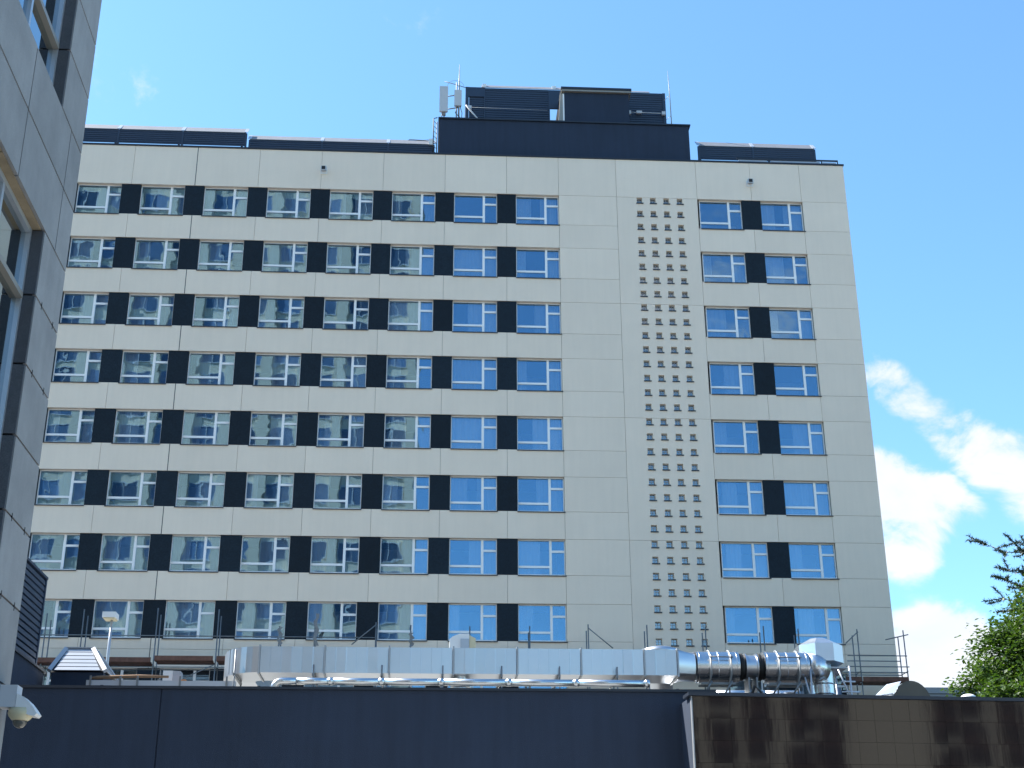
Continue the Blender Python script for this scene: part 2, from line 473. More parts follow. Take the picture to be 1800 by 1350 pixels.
def curtain_mesh(segs, seed):
    rnd = random.Random(seed); mb = MB()
    for a, b in segs:
        n = max(6, int((b-a)*26)); ph = rnd.random()*6; vs = []
        for i in range(n+1):
            x = a+(b-a)*i/n
            yy = .50+.030*math.sin(x*(19+3*math.sin(x*2+ph))+ph)+.012*math.sin(x*47+ph)
            vs += [(x, yy, -.12), (x, yy, WH+.25)]
        mb.add(vs, [(2*i, 2*i+2, 2*i+3, 2*i+1) for i in range(n)], True)
    return mb.mesh('curtain', 'curtain')
curt = [curtain_mesh(sg, k) for k, sg in enumerate([[(0, WW)], [(0, 1.05)], [(.75, WW)], [(0, .5), (1.6, WW)], [(.3, 1.0), (1.5, WW)], [(0, .7)], [(0, .8), (1.25, WW)], [(.9, WW)]])]
wrnd = random.Random(21)
for r in range(1, NR+1):
    for x in colsL+colsR:
        w = put('window', frame_me, tower, (x, 0, head(r)-WH))
        for pm in pane_mes: put('pane', pm, w)
        put('sill', sill_me, w); put('soffit', soffit_me, w)
        k = wrnd.random()
        if k < .9: put('curtain', wrnd.choice(curt), w)
# strip of small square windows: panels two storeys high with real openings
SX = [10.08, 10.765, 11.45, 12.135]; SW, SH, SP = .285, .30, .75
sf = MB()
t_ = .035
sf.box(0, SW, .15, .19, 0, t_); sf.box(0, SW, .15, .19, SH-t_, SH); sf.box(0, t_, .15, .19, t_, SH-t_); sf.box(SW-t_, SW, .15, .19, t_, SH-t_)
sf.box(SW*.5-.012, SW*.5+.012, .155, .19, t_, SH-t_); sf.box(t_, SW-t_, .157, .19, SH*.55, SH*.55+.02)
sf_me = sf.mesh('small_window_frame', 'galv_dull')
sp_me = MB().box(t_, SW-t_, .172, .180, t_, SH-t_).mesh('pane', 'glass_small')
ss_me = MB().box(-.02, SW+.055, -.045, .15, -.055, -.004).mesh('sill', 'sill')
zlev = [head(1), head(3), head(5), head(7), head(9), head(9)-WH-1.31]
for pi in range(len(zlev)-1):
    zt, zb_ = zlev[pi]-G, zlev[pi+1]+G
    holes = []
    zz = head(1)-.015-SH
    while zz > zlev[-1]:
        if zb_ < zz < zt: holes.append(zz)
        zz -= SP
    holes = [z for z in holes if z+SH < zt+.01 and z-.06 > zb_]
    xs = sorted([XJ1+G, XJ2-G]+[q for x in SX for q in (x, x+SW)])
    zs = sorted([zb_, max(zt, max(holes)+SH+.004)]+[q for z in holes for q in (z, z+SH)])
    hx = {round(x, 4) for x in SX}; hz = {round(z, 4) for z in holes}
    mb = MB()
    for i in range(len(xs)-1):
        for j in range(len(zs)-1):
            a, b, c0, c1 = xs[i], xs[i+1], zs[j], zs[j+1]
            if round(a, 4) in hx and round(c0, 4) in hz:
                mb.add([(a,D,c0),(a,D+.24,c0),(a,D+.24,c1),(a,D,c1)], [(0,1,2,3)])
                mb.add([(b,D,c0),(b,D,c1),(b,D+.24,c1),(b,D+.24,c0)], [(0,1,2,3)])
                mb.add([(a,D,c1),(a,D+.24,c1),(b,D+.24,c1),(b,D,c1)], [(0,1,2,3)])
                mb.add([(a,D,c0),(b,D,c0),(b,D+.24,c0),(a,D+.24,c0)], [(0,1,2,3)])
            else:
                mb.add([(a,D,c0),(b,D,c0),(b,D,c1),(a,D,c1)], [(0,1,2,3)])
    x0, x1, c0, c1 = xs[0], xs[-1], zs[0], zs[-1]
    for q in ([(x0,D,c0),(x0,D+.08,c0),(x0,D+.08,c1),(x0,D,c1)], [(x1,D,c0),(x1,D,c1),(x1,D+.08,c1),(x1,D+.08,c0)],
              [(x0,D,c0),(x1,D,c0),(x1,D+.08,c0),(x0,D+.08,c0)], [(x0,D,c1),(x0,D+.08,c1),(x1,D+.08,c1),(x1,D,c1)]):
        mb.add(q, [(0,1,2,3)])
    # normals are kept as laid out (an open sheet with reveals)
    off = wloc(tower); mb.v = [(x-off.x, y-off.y, z-off.z) for x, y, z in mb.v]
    put('panel', mb.mesh('panel', 'render'), tower)
    for z in holes:
        for x in SX:
            w = put('small_window', sf_me, tower, (x, 0, z))
            put('pane', sp_me, w); put('sill', ss_me, w)
part('stairwell_lining', 'room', tower, (XJ1-.05, XJ2+.05, D+.9, D+1.0, ZB, head(1)+.2))
# coping along the wall top, dark foot line
part('coping', 'coping', tower, (XL-20, XC+.04, D-.045, D+.5, ZT+.003, ZT+.085))
part('roof_deck', 'roof', tower, (XL-20, XC, D+.51, D+16, ZT-.015, ZT+.02))
part('bright_gap_strip', 'capgrey', tower, (XL-20, -.3, D+2.2, D+2.35, ZT+.03, ZT+.95), (13.6, 19.6, D+2.2, D+2.35, ZT+.03, ZT+.95))  # added pale strip standing in for the bright gap under the screens
# penthouse block
ph = part('penthouse', 'navy', tower, (.03, 13.08, 61.25, 72, ZT+.09, 41.80))
part('coping', 'coping', ph, (-.04, 13.17, 61.17, 72.05, 41.803, 41.88))

# louvred enclosure above the penthouse
def corrugated(x0, x1, y, z0, z1, pitch=.14, d=.035):
    mb = MB(); n = int((z1-z0)/pitch); vs = []
    for i in range(n):
        a = z0+(z1-z0)*i/n; b = z0+(z1-z0)*(i+1)/n
        vs += [(x0,y,a),(x1,y,a),(x0,y,a+(b-a)*.7),(x1,y,a+(b-a)*.7),(x0,y+d,a+(b-a)*.8),(x1,y+d,a+(b-a)*.8)]
    vs += [(x0,y,z1),(x1,y,z1)]
    mb.add(vs, [(2*i,2*i+1,2*i+3,2*i+2) for i in range(len(vs)//2-1)])
    return mb
le = thing('louvre_enclosure', (7, 64, 41.8), 'dark blue louvred plant enclosure standing on the penthouse roof', 'enclosure')
for a, b in ((2.50, 6.0), (10.4, 12.3)):
    corrugated(a, b, 64.02, 42.0, 45.70).build('louvre_panel', 'navy_metal', le)
corrugated(1.62, 2.44, 64.05, 42.0, 45.1).build('louvre_door', 'navy_metal', le)
part('frame', 'navy_metal', le, (1.42, 1.60, 63.98, 64.2, 41.85, 45.72), (2.44, 2.50, 63.99, 64.1, 41.85, 45.70), (1.60, 2.44, 63.99, 64.1, 45.12, 45.72),
     (12.3, 12.46, 63.98, 64.2, 41.85, 45.70), (5.98, 6.05, 63.99, 64.1, 41.85, 45.68), (6.05, 10.4, 63.99, 64.1, 44.5, 45.68))
part('side_wall', 'navy_metal', le, (1.43, 1.5, 64.21, 69.5, 41.85, 45.70), (12.38, 12.45, 64.21, 69.5, 41.85, 45.68))
MB().prism([(63.97, 45.73), (64.33, 46.10), (64.33, 46.05), (63.97, 45.69)], 2.3, 10.4, 'x').build('sloped_cap', 'capslope', le)
MB().prism([(63.97, 45.72), (64.25, 45.97), (64.25, 45.93), (63.97, 45.68)], 10.45, 11.6, 'x').build('sloped_cap', 'capslope', le)
for x in (2.35, 6.2): part('bracket', 'whitepaint', le, (x, x+.22, 64.1, 64.2, 45.86, 46.04))
MB().tube([(1.5, 63.9, 44.35), (5.9, 63.9, 44.30)], .01, 6).build('cable', 'ant', le)
MB().tube([(10.35, 63.85, 44.3), (12.4, 63.85, 44.3)], .02, 6).build('cable', 'ant', le)
part('junction_box', 'ant', le, (1.55, 1.75, 63.8, 63.95, 44.2, 44.4), (10.3, 10.5, 63.8, 63.95, 44.18, 44.4), (10.8, 11.1, 63.8, 63.95, 44.25, 44.4), (12.2, 12.4, 63.8, 63.95, 44.2, 44.4))

vb = thing('lift_overrun', (8.4, 62.6, 41.8), 'plain dark box with overhanging lid in front of the louvred enclosure', 'roof box')
part('body', 'navy', vb, (6.70, 10.20, 62.6, 65.6, 41.89, 44.60))
part('lid', 'coping', vb, (6.52, 10.34, 62.42, 65.8, 44.72, 44.86))
part('lid_soffit', 'alu_beige', vb, (6.55, 10.31, 62.45, 65.7, 44.61, 44.715))
MB().prism([(6.32, 41.9), (6.66, 41.9), (6.66, 44.60), (6.50, 44.60)], 62.64, 62.9).build('side_flashing', 'alu_beige', vb)
part('edge_trim', 'whitepaint', vb, (6.62, 6.695, 62.58, 62.63, 41.9, 44.5))

# panel antennas, mast, lightning rod
def antenna(x0, x1, z0, z1, y, label, tilt):
    t = thing('panel_antenna', ((x0+x1)/2, y, 41.88), label, 'antenna')
    mb = MB(); d = .16
    poly = [(x0, y), (x1, y), (x1-.02, y+d), (x0+.02, y+d)]
    vs = [(a, b-tilt*0, z0) for a, b in poly]+[(a, b-tilt, z1) for a, b in poly]
    mb.add(vs, [(0,1,2,3),(7,6,5,4)]+[(i, (i+1) % 4, (i+1) % 4+4, i+4) for i in range(4)])
    mb.build('radome', 'ant', t)
    return t
a1 = antenna(0.0, .45, 42.66, 44.18, 61.8, 'tall pale panel antenna at the left end of the penthouse', .05)
MB().tube([(.25, 62.1, 41.88), (.25, 62.1, 44.0)], .035, 8).build('pole', 'steel', a1)
MB().tube([(.3, 62.1, 43.75), (1.0, 62.1, 43.9)], .03, 8).tube([(.3, 62.1, 42.95), (1.0, 62.1, 43.1)], .03, 8).build('strut', 'steel', a1)
part('bracket', 'galv_dull', a1, (.12, .34, 61.96, 62.1, 42.55, 42.68))
MB().tube([(.15, 61.95, 42.66), (.12, 61.95, 42.3), (.3, 62.0, 42.1), (.3, 62, 41.9)], .02, 6).build('cable', 'rubber', a1)
a2 = antenna(.78, 1.17, 43.05, 44.0, 61.82, 'short square panel antenna beside the tall one on the penthouse', .03)
MB().tube([(.9, 62.0, 41.88), (.9, 62.0, 44.6)], .035, 8).build('pole', 'steel', a2)
MB().tube([(.95, 61.95, 43.05), (.85, 62, 42.7), (1.1, 62, 42.4), (1.05, 62, 41.9)], .025, 6).tube([(1.1, 61.95, 43.05), (1.2, 62, 42.7), (1.15, 62, 41.9)], .02, 6).build('cable', 'rubber', a2)
ms = thing('antenna_mast', (1.03, 62.2, 41.88), 'slim mast with whip and cross arm rising above the penthouse', 'mast')
MB().tube([(1.03, 62.2, 41.88), (1.03, 62.2, 44.3), (1.05, 62.2, 45.9)], [.045, .04, .012], 8).build('whip', 'steel', ms)
MB().tube([(.25, 62.2, 44.78), (.9, 62.2, 44.6), (1.4, 62.2, 44.42)], .022, 6).build('cross_arm', 'steel', ms)
pts = [(.5+.9*math.sin(t)*.5+.35, 62.2, 44.45+.42*math.cos(t)) for t in [-1.4+2.9*i/12 for i in range(13)]]
MB().tube(pts, .008, 5).build('loop_wire', 'steel', ms)
MB().tube([(1.4, 62, 43.2), (2.36, 62.0, 41.95)], .04, 8).build('diagonal_brace', 'ant', ms)
lr = thing('lightning_rod', (12.48, 63, 41.88), 'thin lightning rod right of the louvred enclosure', 'lightning rod')
MB().tube([(12.55, 63, 41.88), (12.52, 63, 45.0), (12.48, 63, 46.5)], [.03, .025, .008], 6).build('rod', 'steel', lr)
MB().tube([(12.3, 63.5, 44.9), (12.53, 63, 44.9)], .012, 5).tube([(12.3, 63.5, 43.6), (12.54, 63, 43.6)], .012, 5).build('holder', 'steel', lr)
ld = thing('access_ladder', (-.1, 61.3, 39.43), 'thin black access ladder at the left edge of the penthouse', 'ladder')
MB().tube([(-.28, 61.3, 39.43), (-.28, 61.3, 41.85), (-.1, 61.45, 42.0)], .03, 6).tube([(-.1, 61.6, 39.43), (-.1, 61.6, 41.85)], .03, 6).build('rail', 'rubber', ld)
mb = MB()
for i in range(8): mb.tube([(-.28, 61.3, 39.6+i*.3), (-.1, 61.6, 39.6+i*.3)], .015, 5)
mb.build('rung', 'steel', ld)
MB().tube([(-1.9, 62, 40.7), (-1.5, 62, 40.98), (-.8, 62, 40.95), (-.3, 61.6, 40.75)], .022, 6).build('handrail', 'steel', ld)
part('drip_box', 'whitepaint', ld, (-.5, -.3, 61.5, 61.7, 40.4, 40.75))

# roof screens along the parapet
def roof_screen(name, label, x0, x1, zb, zt, ztop, y, splits, feet, slopes=True):
    t = thing(name, ((x0+x1)/2, y, ZT+.09), label, 'roof screen', 'screens along the tower parapet')
    xs = [x0]+splits+[x1]
    dy = .42
    for a, b in zip(xs, xs[1:]):
        corrugated(a+.01, b-.01, y, zb, zt, .11, .025).build('louvre_panel', 'navy_metal', t)
        MB().prism([(y-.03, zt+.005), (y+dy, ztop), (y+dy, ztop-.03), (y-.03, zt-.03)], a+.01, b-.01, 'x').build('sloped_cap', 'capslope', t)
    for x in xs:
        part('post', 'navy_metal', t, (x-.05, x+.05, y-.02, y+.08, zb-.03, zt-.035))
        MB().prism([(y-.05, zt+.02), (y+dy+.02, ztop+.03), (y+dy+.02, ztop+.0), (y-.05, zt-.01)], x-.09, x+.09, 'x').build('bracket', 'capgrey', t)
    for x in feet:
        part('foot', 'coping', t, (x-.18, x+.18, y, y+.35, ZT+.09, ZT+.25), (x-.05, x+.05, y+.1, y+.22, ZT+.25, zb+.1))
    MB().tube([(x0, y+dy, zb+.1), (x1, y+dy, zb+.1)], .04, 6).build('rear_rail', 'navy_metal', t)
    return t
roof_screen('roof_screen', 'long dark screen with pale sloped cap at the far left of the tower roof', -24, -9.9, 40.02, 40.84, 41.34, 61.6, [-19.6, -16.36, -13.12], [-19.7, -16.5, -13.3, -10.1])
roof_screen('roof_screen', 'lower dark screen with pale cap between far-left screen and penthouse', -9.7, -.25, 39.5, 40.46, 40.95, 61.6, [-6.0, -2.6], [-9.2])
roof_screen('roof_screen', 'dark screen with pale cap on the roof right of the penthouse', 13.62, 19.78, 40.02, 40.86, 41.36, 61.6, [16.5], [13.7, 16.75, 19.6])
tr_ = thing('roof_railing', (19.6, 61.1, ZT+.09), 'low railing frame at the right corner of the tower roof', 'railing')
part('panel', 'capgrey', tr_, (15.6, 17.1, 61.25, 61.28, ZT+.14, ZT+.52), (17.3, 19.9, 61.25, 61.28, ZT+.14, ZT+.52), (20.0, 20.75, 61.25, 61.28, ZT+.14, ZT+.5))
part('frame', 'coping', tr_, (15.5, 20.85, 61.2, 61.24, ZT+.53, ZT+.62), (17.15, 17.25, 61.2, 61.24, ZT+.09, ZT+.53), (19.95, 20.0, 61.2, 61.24, ZT+.09, ZT+.53), (20.8, 20.85, 61.2, 61.24, ZT+.09, ZT+.53))

# floodlights on the parapet band
for x, z, lab in ((-5.74, 38.17, 'small white floodlight on the parapet band over the left windows'), (15.96, 38.11, 'small white floodlight on the parapet band near the right corner')):
    t = thing('floodlight', (x, D, z), lab, 'floodlight', 'facade floodlights')
    part('mount_plate', 'whitepaint', t, (x-.17, x+.17, D-.03, D-.002, z-.17, z+.17))
    MB().prism([(D-.30, z-.10), (D-.05, z-.03), (D-.05, z+.16), (D-.26, z+.16)], x-.13, x+.13, 'x').build('housing', 'ant', t)
    part('lens', 'rubber', t, (x-.1, x+.08, D-.315, D-.301, z-.06, z+.12))

# ------------------------------------------------------------------ navy annex with its roof
ZA = 6.92
nx = thing('annex_building', (-6, 30, 0), 'low dark navy rendered building with a flat parapet in the foreground', 'building')
part('wall', 'navy', nx, (-5.632, 6.6, 30.0, 30.4, 0, ZA-.06), (-20, -5.658, 30.0, 30.4, 0, ZA-.06), (-5.658, -5.632, 30.03, 30.4, 0, ZA-.06))
part('side_wall', 'navy', nx, (-20, -19.6, 30.41, 60.6, 0, ZA-.06))
part('coping', 'coping', nx, (-20.03, 6.25, 29.955, 30.45, ZA-.057, ZA))
part('roof_deck', 'roof', nx, (-19.59, 30, 30.41, 60.7, 6.2, 6.4))
for x in (-17.1, -13.4, -9.8, -6.9, -3.6, -.4, 2.7, 5.4):
    part('coping_seam', 'coping', nx, (x-.03, x+.03, 29.948, 30.455, ZA-.062, ZA+.008))
part('edge_flashing', 'galv_dull', nx, (-19.5, 6.0, 30.46, 30.5, 6.41, ZA-.03))

# brown polished granite building, front turned slightly
gb = thing('granite_building', (5.54, 29, 0), 'low building clad in polished brown granite slabs on the right', 'building', rz=math.atan(.063))
MB().box(.02, 26, .06, 30, 0, 6.62).build('wall', 'dark', gb, True)
MB().box(-.10, 26, -.05, .45, 6.62, 6.69).build('coping', 'coping', gb, True)
MB().box(-.03, -.005, .03, .12, 3.0, 6.615).build('edge_trim', 'galv_dull', gb, True)
MB().box(-.02, .015, .13, 1.0, 0, 6.61).build('return_wall', 'navy', gb, True)
TW, TH = .392, .452
trnd = random.Random(5)
tile_me = MB().box(.0018, TW-.0018, 0, .04, .0018, TH-.0018).mesh('slab', 'granite')
rest = MB()
zrow = 6.615
k = 0
while zrow > .1:
    zrow -= TH
    for i in range(64):
        if i < 26 and k < 6:
            o = put('slab', tile_me, gb, (i*TW, .012+trnd.uniform(-.002, .002), zrow))
            o.rotation_euler = (trnd.uniform(-.0022, .0022), 0, trnd.uniform(-.0015, .0015))
        else: rest.box(i*TW+.003, i*TW+TW-.003, .014, .052, zrow+.003, zrow+TH-.003)
    k += 1
tag(rest.build('slab', 'granite', gb, True), kind='stuff')

# ------------------------------------------------------------------ grey stone building at the left edge
SK = -0.013924
sb = thing('stone_office_building', (-5.58, 19, 0), 'tall grey granite-clad building filling the left edge', 'building', rz=math.atan(.013924))
# local frame: origin at the corner, local -y runs towards the camera along the wall, wall face at x = 0, body to -x
JZ = [0, .75, 1.79, 2.83, 3.88, 4.92, 5.96, 7.01, 8.05, 9.08, 10.12, 11.14, 12.19, 13.21, 14.22, 15.25, 16.27, 17.30, 18.32, 19.35, 20.37, 21.4]
gj = .015
def slab(y0_, y1_, z0, z1):
    return MB().box(-.05, 0, y0_+gj, y1_-gj, z0+gj, z1-gj).build('slab', 'stone', sb, True)
wins = [(-1.31-4.2, -1.31), (-1.31-4.2-6.3, -1.31-6.3), (-1.31-4.2-12.6, -1.31-12.6)]   # window bays along the wall
wz = [(5.96, 11.14), (13.21, 18.32)]
vj = [0.0, -.70, -2.80, -4.90, -7.0, -9.1, -11.2, -13.3, -15.4, -17.5, -19.6, -21.7]
for j in range(len(JZ)-1):
    z0, z1 = JZ[j], JZ[j+1]
    inwin = any(a-.01 <= z0 and z1 <= b+.01 for a, b in wz)
    if not inwin:
        vv = vj if z0 > 10 else [0.0]+vj[2:]
        for a, b in zip(vv, vv[1:]): slab(b, a, z0, z1)
    else:
        prev = 0.0
        for a, b in wins:
            slab(b, prev, z0, z1); prev = a
        slab(-21.7, prev, z0, z1)
# body behind the slabs with real window recesses
RD = .24
bb = MB()
bb.box(-18, -RD-.2, -21.7, -.06, 0, 21.3)
prevz = 0
for a, b in wz+[(21.3, 21.3)]:
    bb.box(-RD-.19, -.056, -21.7, -.06, prevz+.02 if prevz else 0, a-.02); prevz = b
for a, b in wz:
    prev = -.06
    for wa, wb in wins:
        bb.box(-RD-.19, -.056, wb+.02, prev, a-.019, b+.019); prev = wa-.02
    bb.box(-RD-.19, -.056, -21.7, prev, a-.019, b+.019)
bb.build('wall', 'dark', sb, True)
# far end face (round the corner)
for j in range(len(JZ)-1):
    for q in range(6):
        MB().box(-.012-(q+1)*2.1, -.012-q*2.1 if q else -.056, -.055, -.012 if q else -.012, JZ[j]+gj, JZ[j+1]-gj).build('slab', 'stone', sb, True)
for wa, wb in wins:
    for z0, z1 in wz:
        # dark jamb stones, stained soffit, sill
        for zz0, zz1 in zip(JZ, JZ[1:]):
            if zz0 >= z0-.01 and zz1 <= z1+.01:
                MB().box(-RD, -.010, wb-.026, wb-.002, zz0+gj, zz1-gj).build('jamb_stone', 'jamb', sb, True)
                MB().box(-RD, -.010, wa+.002, wa+.026, zz0+gj, zz1-gj).build('jamb_stone', 'jamb', sb, True)
        for q in range(2):
            MB().box(-RD, -.052, wa+q*2.1+gj, wa+(q+1)*2.1-gj, z1, z1+.018).build('soffit_stone', 'soffit', sb, True)
        MB().box(-RD, -.052, wa, wb, z0-.018, z0).build('sill_stone', 'stone', sb, True)
        # frame: outer profile then transoms
        w = MB()
        f0, f1 = -RD-.02, -RD+.07
        w.box(f0, f1, wa+.027, wa+.09, z0+.001, z1-.001); w.box(f0, f1, wb-.09, wb-.027, z0+.001, z1-.001)
        w.box(f0, f1, wa+.09, wb-.09, z0+.001, z0+.08); w.box(f0, f1, wa+.09, wb-.09, z1-.08, z1-.001)
        wo = w.build('window', 'alu', sb, True)
        ymid = [wb-.09-1.35, wb-.09-2.7]
        mu = MB()
        for ym in ymid: mu.box(f0, f1-.01, ym-.04, ym+.04, z0+.08, z1-.08)
        mu.build('mullion', 'alu', wo, True)
        tz = z0+1.0 if z0 > 12 else z1-1.07
        MB().box(f0, f1+.022, wa+.09, wb-.092, tz-.04, tz+.04).build('transom', 'alu_beige', wo, True)
        ys = [wa+.09]+ymid[::-1]+[wb-.09]
        for ya, yb in zip(ys, ys[1:]):
            for za, zc in ((z0+.08, tz-.04), (tz+.04, z1-.08)):
                MB().box(-RD-.005, -RD+.005, ya, yb, za, zc).build('pane', 'glass_stone', wo, True)
# round-the-joint fixing clips seen as small dark marks
for z in (10.12, 9.08, 7.01, 5.96):
    for y in (-.32, -.98):
        MB().box(-.01, .004, y-.012, y+.012, z-.055, z+.055).build('fixing_clip', 'dark', sb, True)

# dome camera on the stone wall near the corner
cc = thing('dome_camera', (-5.58, 18.6, 4.9), 'white dome security camera bracketed to the stone wall by the lower left', 'camera')
cy = 18.62
part('mount', 'ant', cc, (-5.56, -5.34, cy-.12, cy+.12, 4.60, 4.885))
prof = [(-5.335, 4.77), (-5.25, 4.735), (-5.17, 4.67), (-5.10, 4.59), (-5.05, 4.52), (-5.08, 4.49), (-5.16, 4.50), (-5.335, 4.585)]
MB().prism(prof, cy-.125, cy+.125).build('hood', 'whitepaint', cc)
MB().lathe([(.0, .125), (.155, .12), (.165, .06), (.15, .02), (.115, -.02), (.095, -.035), (0, -.035)], (-5.285, cy, 4.475), 28).build('collar', 'cream_plastic', cc)
MB().lathe([(.092*math.cos(a), -.092*math.sin(a)) for a in [i*math.pi/2/8 for i in range(9)]], (-5.285, cy, 4.435), 24).build('dome', 'dome_glass', cc)

# ------------------------------------------------------------------ things on the annex roof
ZR = 6.4
# louvred box at the left, its long side running away from the viewer
lb = thing('louvre_box', (-10.4, 34, ZR), 'dark slatted louvre housing on the annex roof behind the stone corner', 'louvre')
LX, LY0, LY1, LZ0, LZ1 = -10.0, 31.2, 36.0, 8.45, 10.78
part('core', 'coping', lb, (-12.0, LX-.10, LY0+.1, LY1-.1, LZ0, LZ1-.06))
NS = 14
for i in range(NS):
    z = LZ0+.03+(LZ1-LZ0-.12)*i/NS; h = (LZ1-LZ0-.12)/NS
    MB().prism([(LX-.08, z), (LX+.004, z+.012), (LX-.006, z+h*.80), (LX-.045, z+h*.93), (LX-.08, z+h*.93)], LY0+.1, LY1-.09).build('slat', 'navy_metal', lb)
part('frame', 'navy_metal', lb, (LX-.1, LX+.02, LY1-.085, LY1, LZ0, LZ1-.07), (LX-.1, LX+.02, LY0, LY0+.095, LZ0, LZ1-.07), (-12.0, LX+.03, LY0-.02, LY1+.02, LZ1-.065, LZ1))
part('plinth', 'navy', lb, (-12.2, LX+.06, LY0-.1, LY1+.6, ZR, LZ0-.06))
part('plinth_cap', 'coping', lb, (-12.25, LX+.12, LY0-.15, LY1+.65, LZ0-.058, LZ0-.004))

# slatted frustum roof hood on a dark box
fh = thing('roof_hood', (-8.95, 36.8, ZR), 'pale metal frustum hood with slatted faces on a dark upstand', 'roof hood')
B = [(-9.66, 36.0, 8.36), (-8.24, 36.0, 8.36), (-8.24, 37.4, 8.36), (-9.66, 37.4, 8.36)]
T = [(-9.42, 36.5, 9.02), (-8.72, 36.5, 9.02), (-8.72, 36.9, 9.02), (-9.42, 36.9, 9.02)]
part('upstand', 'navy', fh, (-9.6, -8.3, 36.06, 37.34, ZR, 8.33))
MB().add(B+T, [(0,3,2,1),(4,5,6,7),(0,1,5,4),(1,2,6,5),(2,3,7,6),(3,0,4,7)]).build('core', 'coping', fh)
def lerp(a, b, t): return tuple(a[i]+(b[i]-a[i])*t for i in range(3))
for side in range(4):
    a, b, cc_, d_ = B[side], B[(side+1) % 4], T[(side+1) % 4], T[side]
    nrm = ((Vector(b)-Vector(a)).cross(Vector(d_)-Vector(a))).normalized()
    for i in range(6):
        t0, t1 = i/6+.012, (i+1)/6-.012
        e0, e1 = (.09, .91)
        p = [Vector(lerp(lerp(a, d_, t0), lerp(b, cc_, t0), e0)), Vector(lerp(lerp(a, d_, t0), lerp(b, cc_, t0), e1)),
             Vector(lerp(lerp(a, d_, t1), lerp(b, cc_, t1), e1)), Vector(lerp(lerp(a, d_, t1), lerp(b, cc_, t1), e0))]
        lo, hi = nrm*.016, nrm*.010
        q = [p[0]+lo, p[1]+lo, p[2]+hi, p[3]+hi]
        MB().add([*p, *q], [(0,3,2,1),(4,5,6,7),(0,1,5,4),(1,2,6,5),(2,3,7,6),(3,0,4,7)]).build('slat', 'capgrey', fh)
    MB().tube([Vector(a), Vector(d_)], .075, 4, smooth=False).build('hip_trim', 'capgrey', fh)
part('top_cap', 'capgrey', fh, (-9.46, -8.68, 36.46, 36.94, 9.022, 9.06))

# lamp on a slim pole
lp = thing('lamp_post', (-9.12, 40, ZR), 'slim pale lamp post with flat white head on the annex roof', 'lamp')
MB().tube([(-9.12, 40, ZR), (-9.13, 40, 9.6), (-9.13, 40, 10.56)], [.05, .045, .035], 10).build('pole', 'capgrey', lp)
part('head', 'whitepaint', lp, (-9.36, -8.98, 39.75, 40.2, 10.60, 10.76))
part('lens', 'cream_plastic', lp, (-9.33, -9.01, 39.78, 40.17, 10.565, 10.597))

# oddments by the parapet: plank, cable tray, air unit, orange canister
pk = thing('timber_plank', (-7.3, 34.2, 7.6), 'tan timber plank resting on trestles by the annex parapet', 'plank')
MB().tube([(-8.15, 34.2, 7.84), (-8.0, 34.2, 7.86), (-7.0, 34.2, 7.90), (-6.3, 34.2, 7.89)], [.03, .045, .04, .03], 8).build('board', 'timber', pk)
part('trestle', 'steel', pk, (-7.82, -7.77, 34.15, 34.25, ZR, 7.79), (-6.55, -6.5, 34.15, 34.25, ZR, 7.83))
ct = thing('cable_tray', (-6.2, 33.6, ZR), 'long pale metal cable tray just behind the navy parapet', 'cable tray')
part('tray', 'capgrey', ct, (-8.1, -4.6, 33.55, 33.75, 7.53, 7.68))
for x in (-8.0, -7.3, -6.9, -5.9, -4.8): part('leg', 'steel', ct, (x-.03, x+.03, 33.62, 33.68, ZR, 7.529), (x-.02, x+.02, 33.5, 33.545, 7.3, 7.78))
au = thing('air_unit', (-6.9, 38, ZR), 'small white air unit left of the duct elbow', 'air unit')
part('casing', 'whitepaint', au, (-7.12, -6.86, 37.8, 38.2, 8.1, 8.72))
part('side_panel', 'capgrey', au, (-6.855, -6.66, 37.8, 38.2, 8.1, 8.71))
part('stand', 'steel', au, (-7.1, -7.05, 37.85, 38.15, ZR, 8.099), (-6.75, -6.7, 37.85, 38.15, ZR, 8.099))
MB().tube([(-7.2, 37.7, 8.35), (-7.05, 37.6, 8.15), (-6.9, 37.6, 8.3), (-6.75, 37.6, 8.12), (-6.6, 37.7, 8.2)], .035, 6).build('hose', 'rubber', au)
oc = thing('orange_canister', (-6.55, 37.5, ZR), 'small orange canister beside the white air unit', 'canister')
part('body', 'orange', oc, (-6.62, -6.44, 37.45, 37.65, 8.18, 8.42))
part('stand', 'steel', oc, (-6.6, -6.46, 37.48, 37.62, ZR, 8.179))

# the long rectangular air duct
DY0, DY1, DZ0, DZ1 = 33.5, 34.6, 7.885, 8.51
dt = thing('air_duct', (1, 34, ZR), 'long rectangular galvanised air duct running along the annex roof', 'air duct')
drnd = random.Random(3)
FX = [-4.06, -2.50, -.95, .60, 2.15, 3.71, 5.26, 6.08]
for a, b in zip(FX, FX[1:]):
    # sheet with shallow standing beads
    n = max(2, int(round((b-a)/.26))); mb = MB()
    a_, b_ = a+.02, b-.02
    prof = []
    for i in range(n):
        xa, xb = a_+(b_-a_)*i/n, a_+(b_-a_)*(i+1)/n
        prof += [(xa+.004, drnd.uniform(-.003, .003)), (xb-.016, .004+drnd.uniform(-.004, .004)), (xb-.010, -.002), (xb-.004, 0)]
    vs = []
    for x, d in prof: vs += [(x, DY0+d, DZ0), (x, DY0+d, DZ1), (x, DY1-d, DZ1), (x, DY1-d, DZ0)]
    fs = []
    for i in range(len(prof)-1):
        for q in range(4): fs.append((4*i+q, 4*i+(q+1) % 4, 4*i+4+(q+1) % 4, 4*i+4+q))
    fs += [(0, 1, 2, 3), tuple(4*(len(prof)-1)+q for q in (3, 2, 1, 0))]
    mb.add(vs, fs).build('duct_section', 'galv', dt)
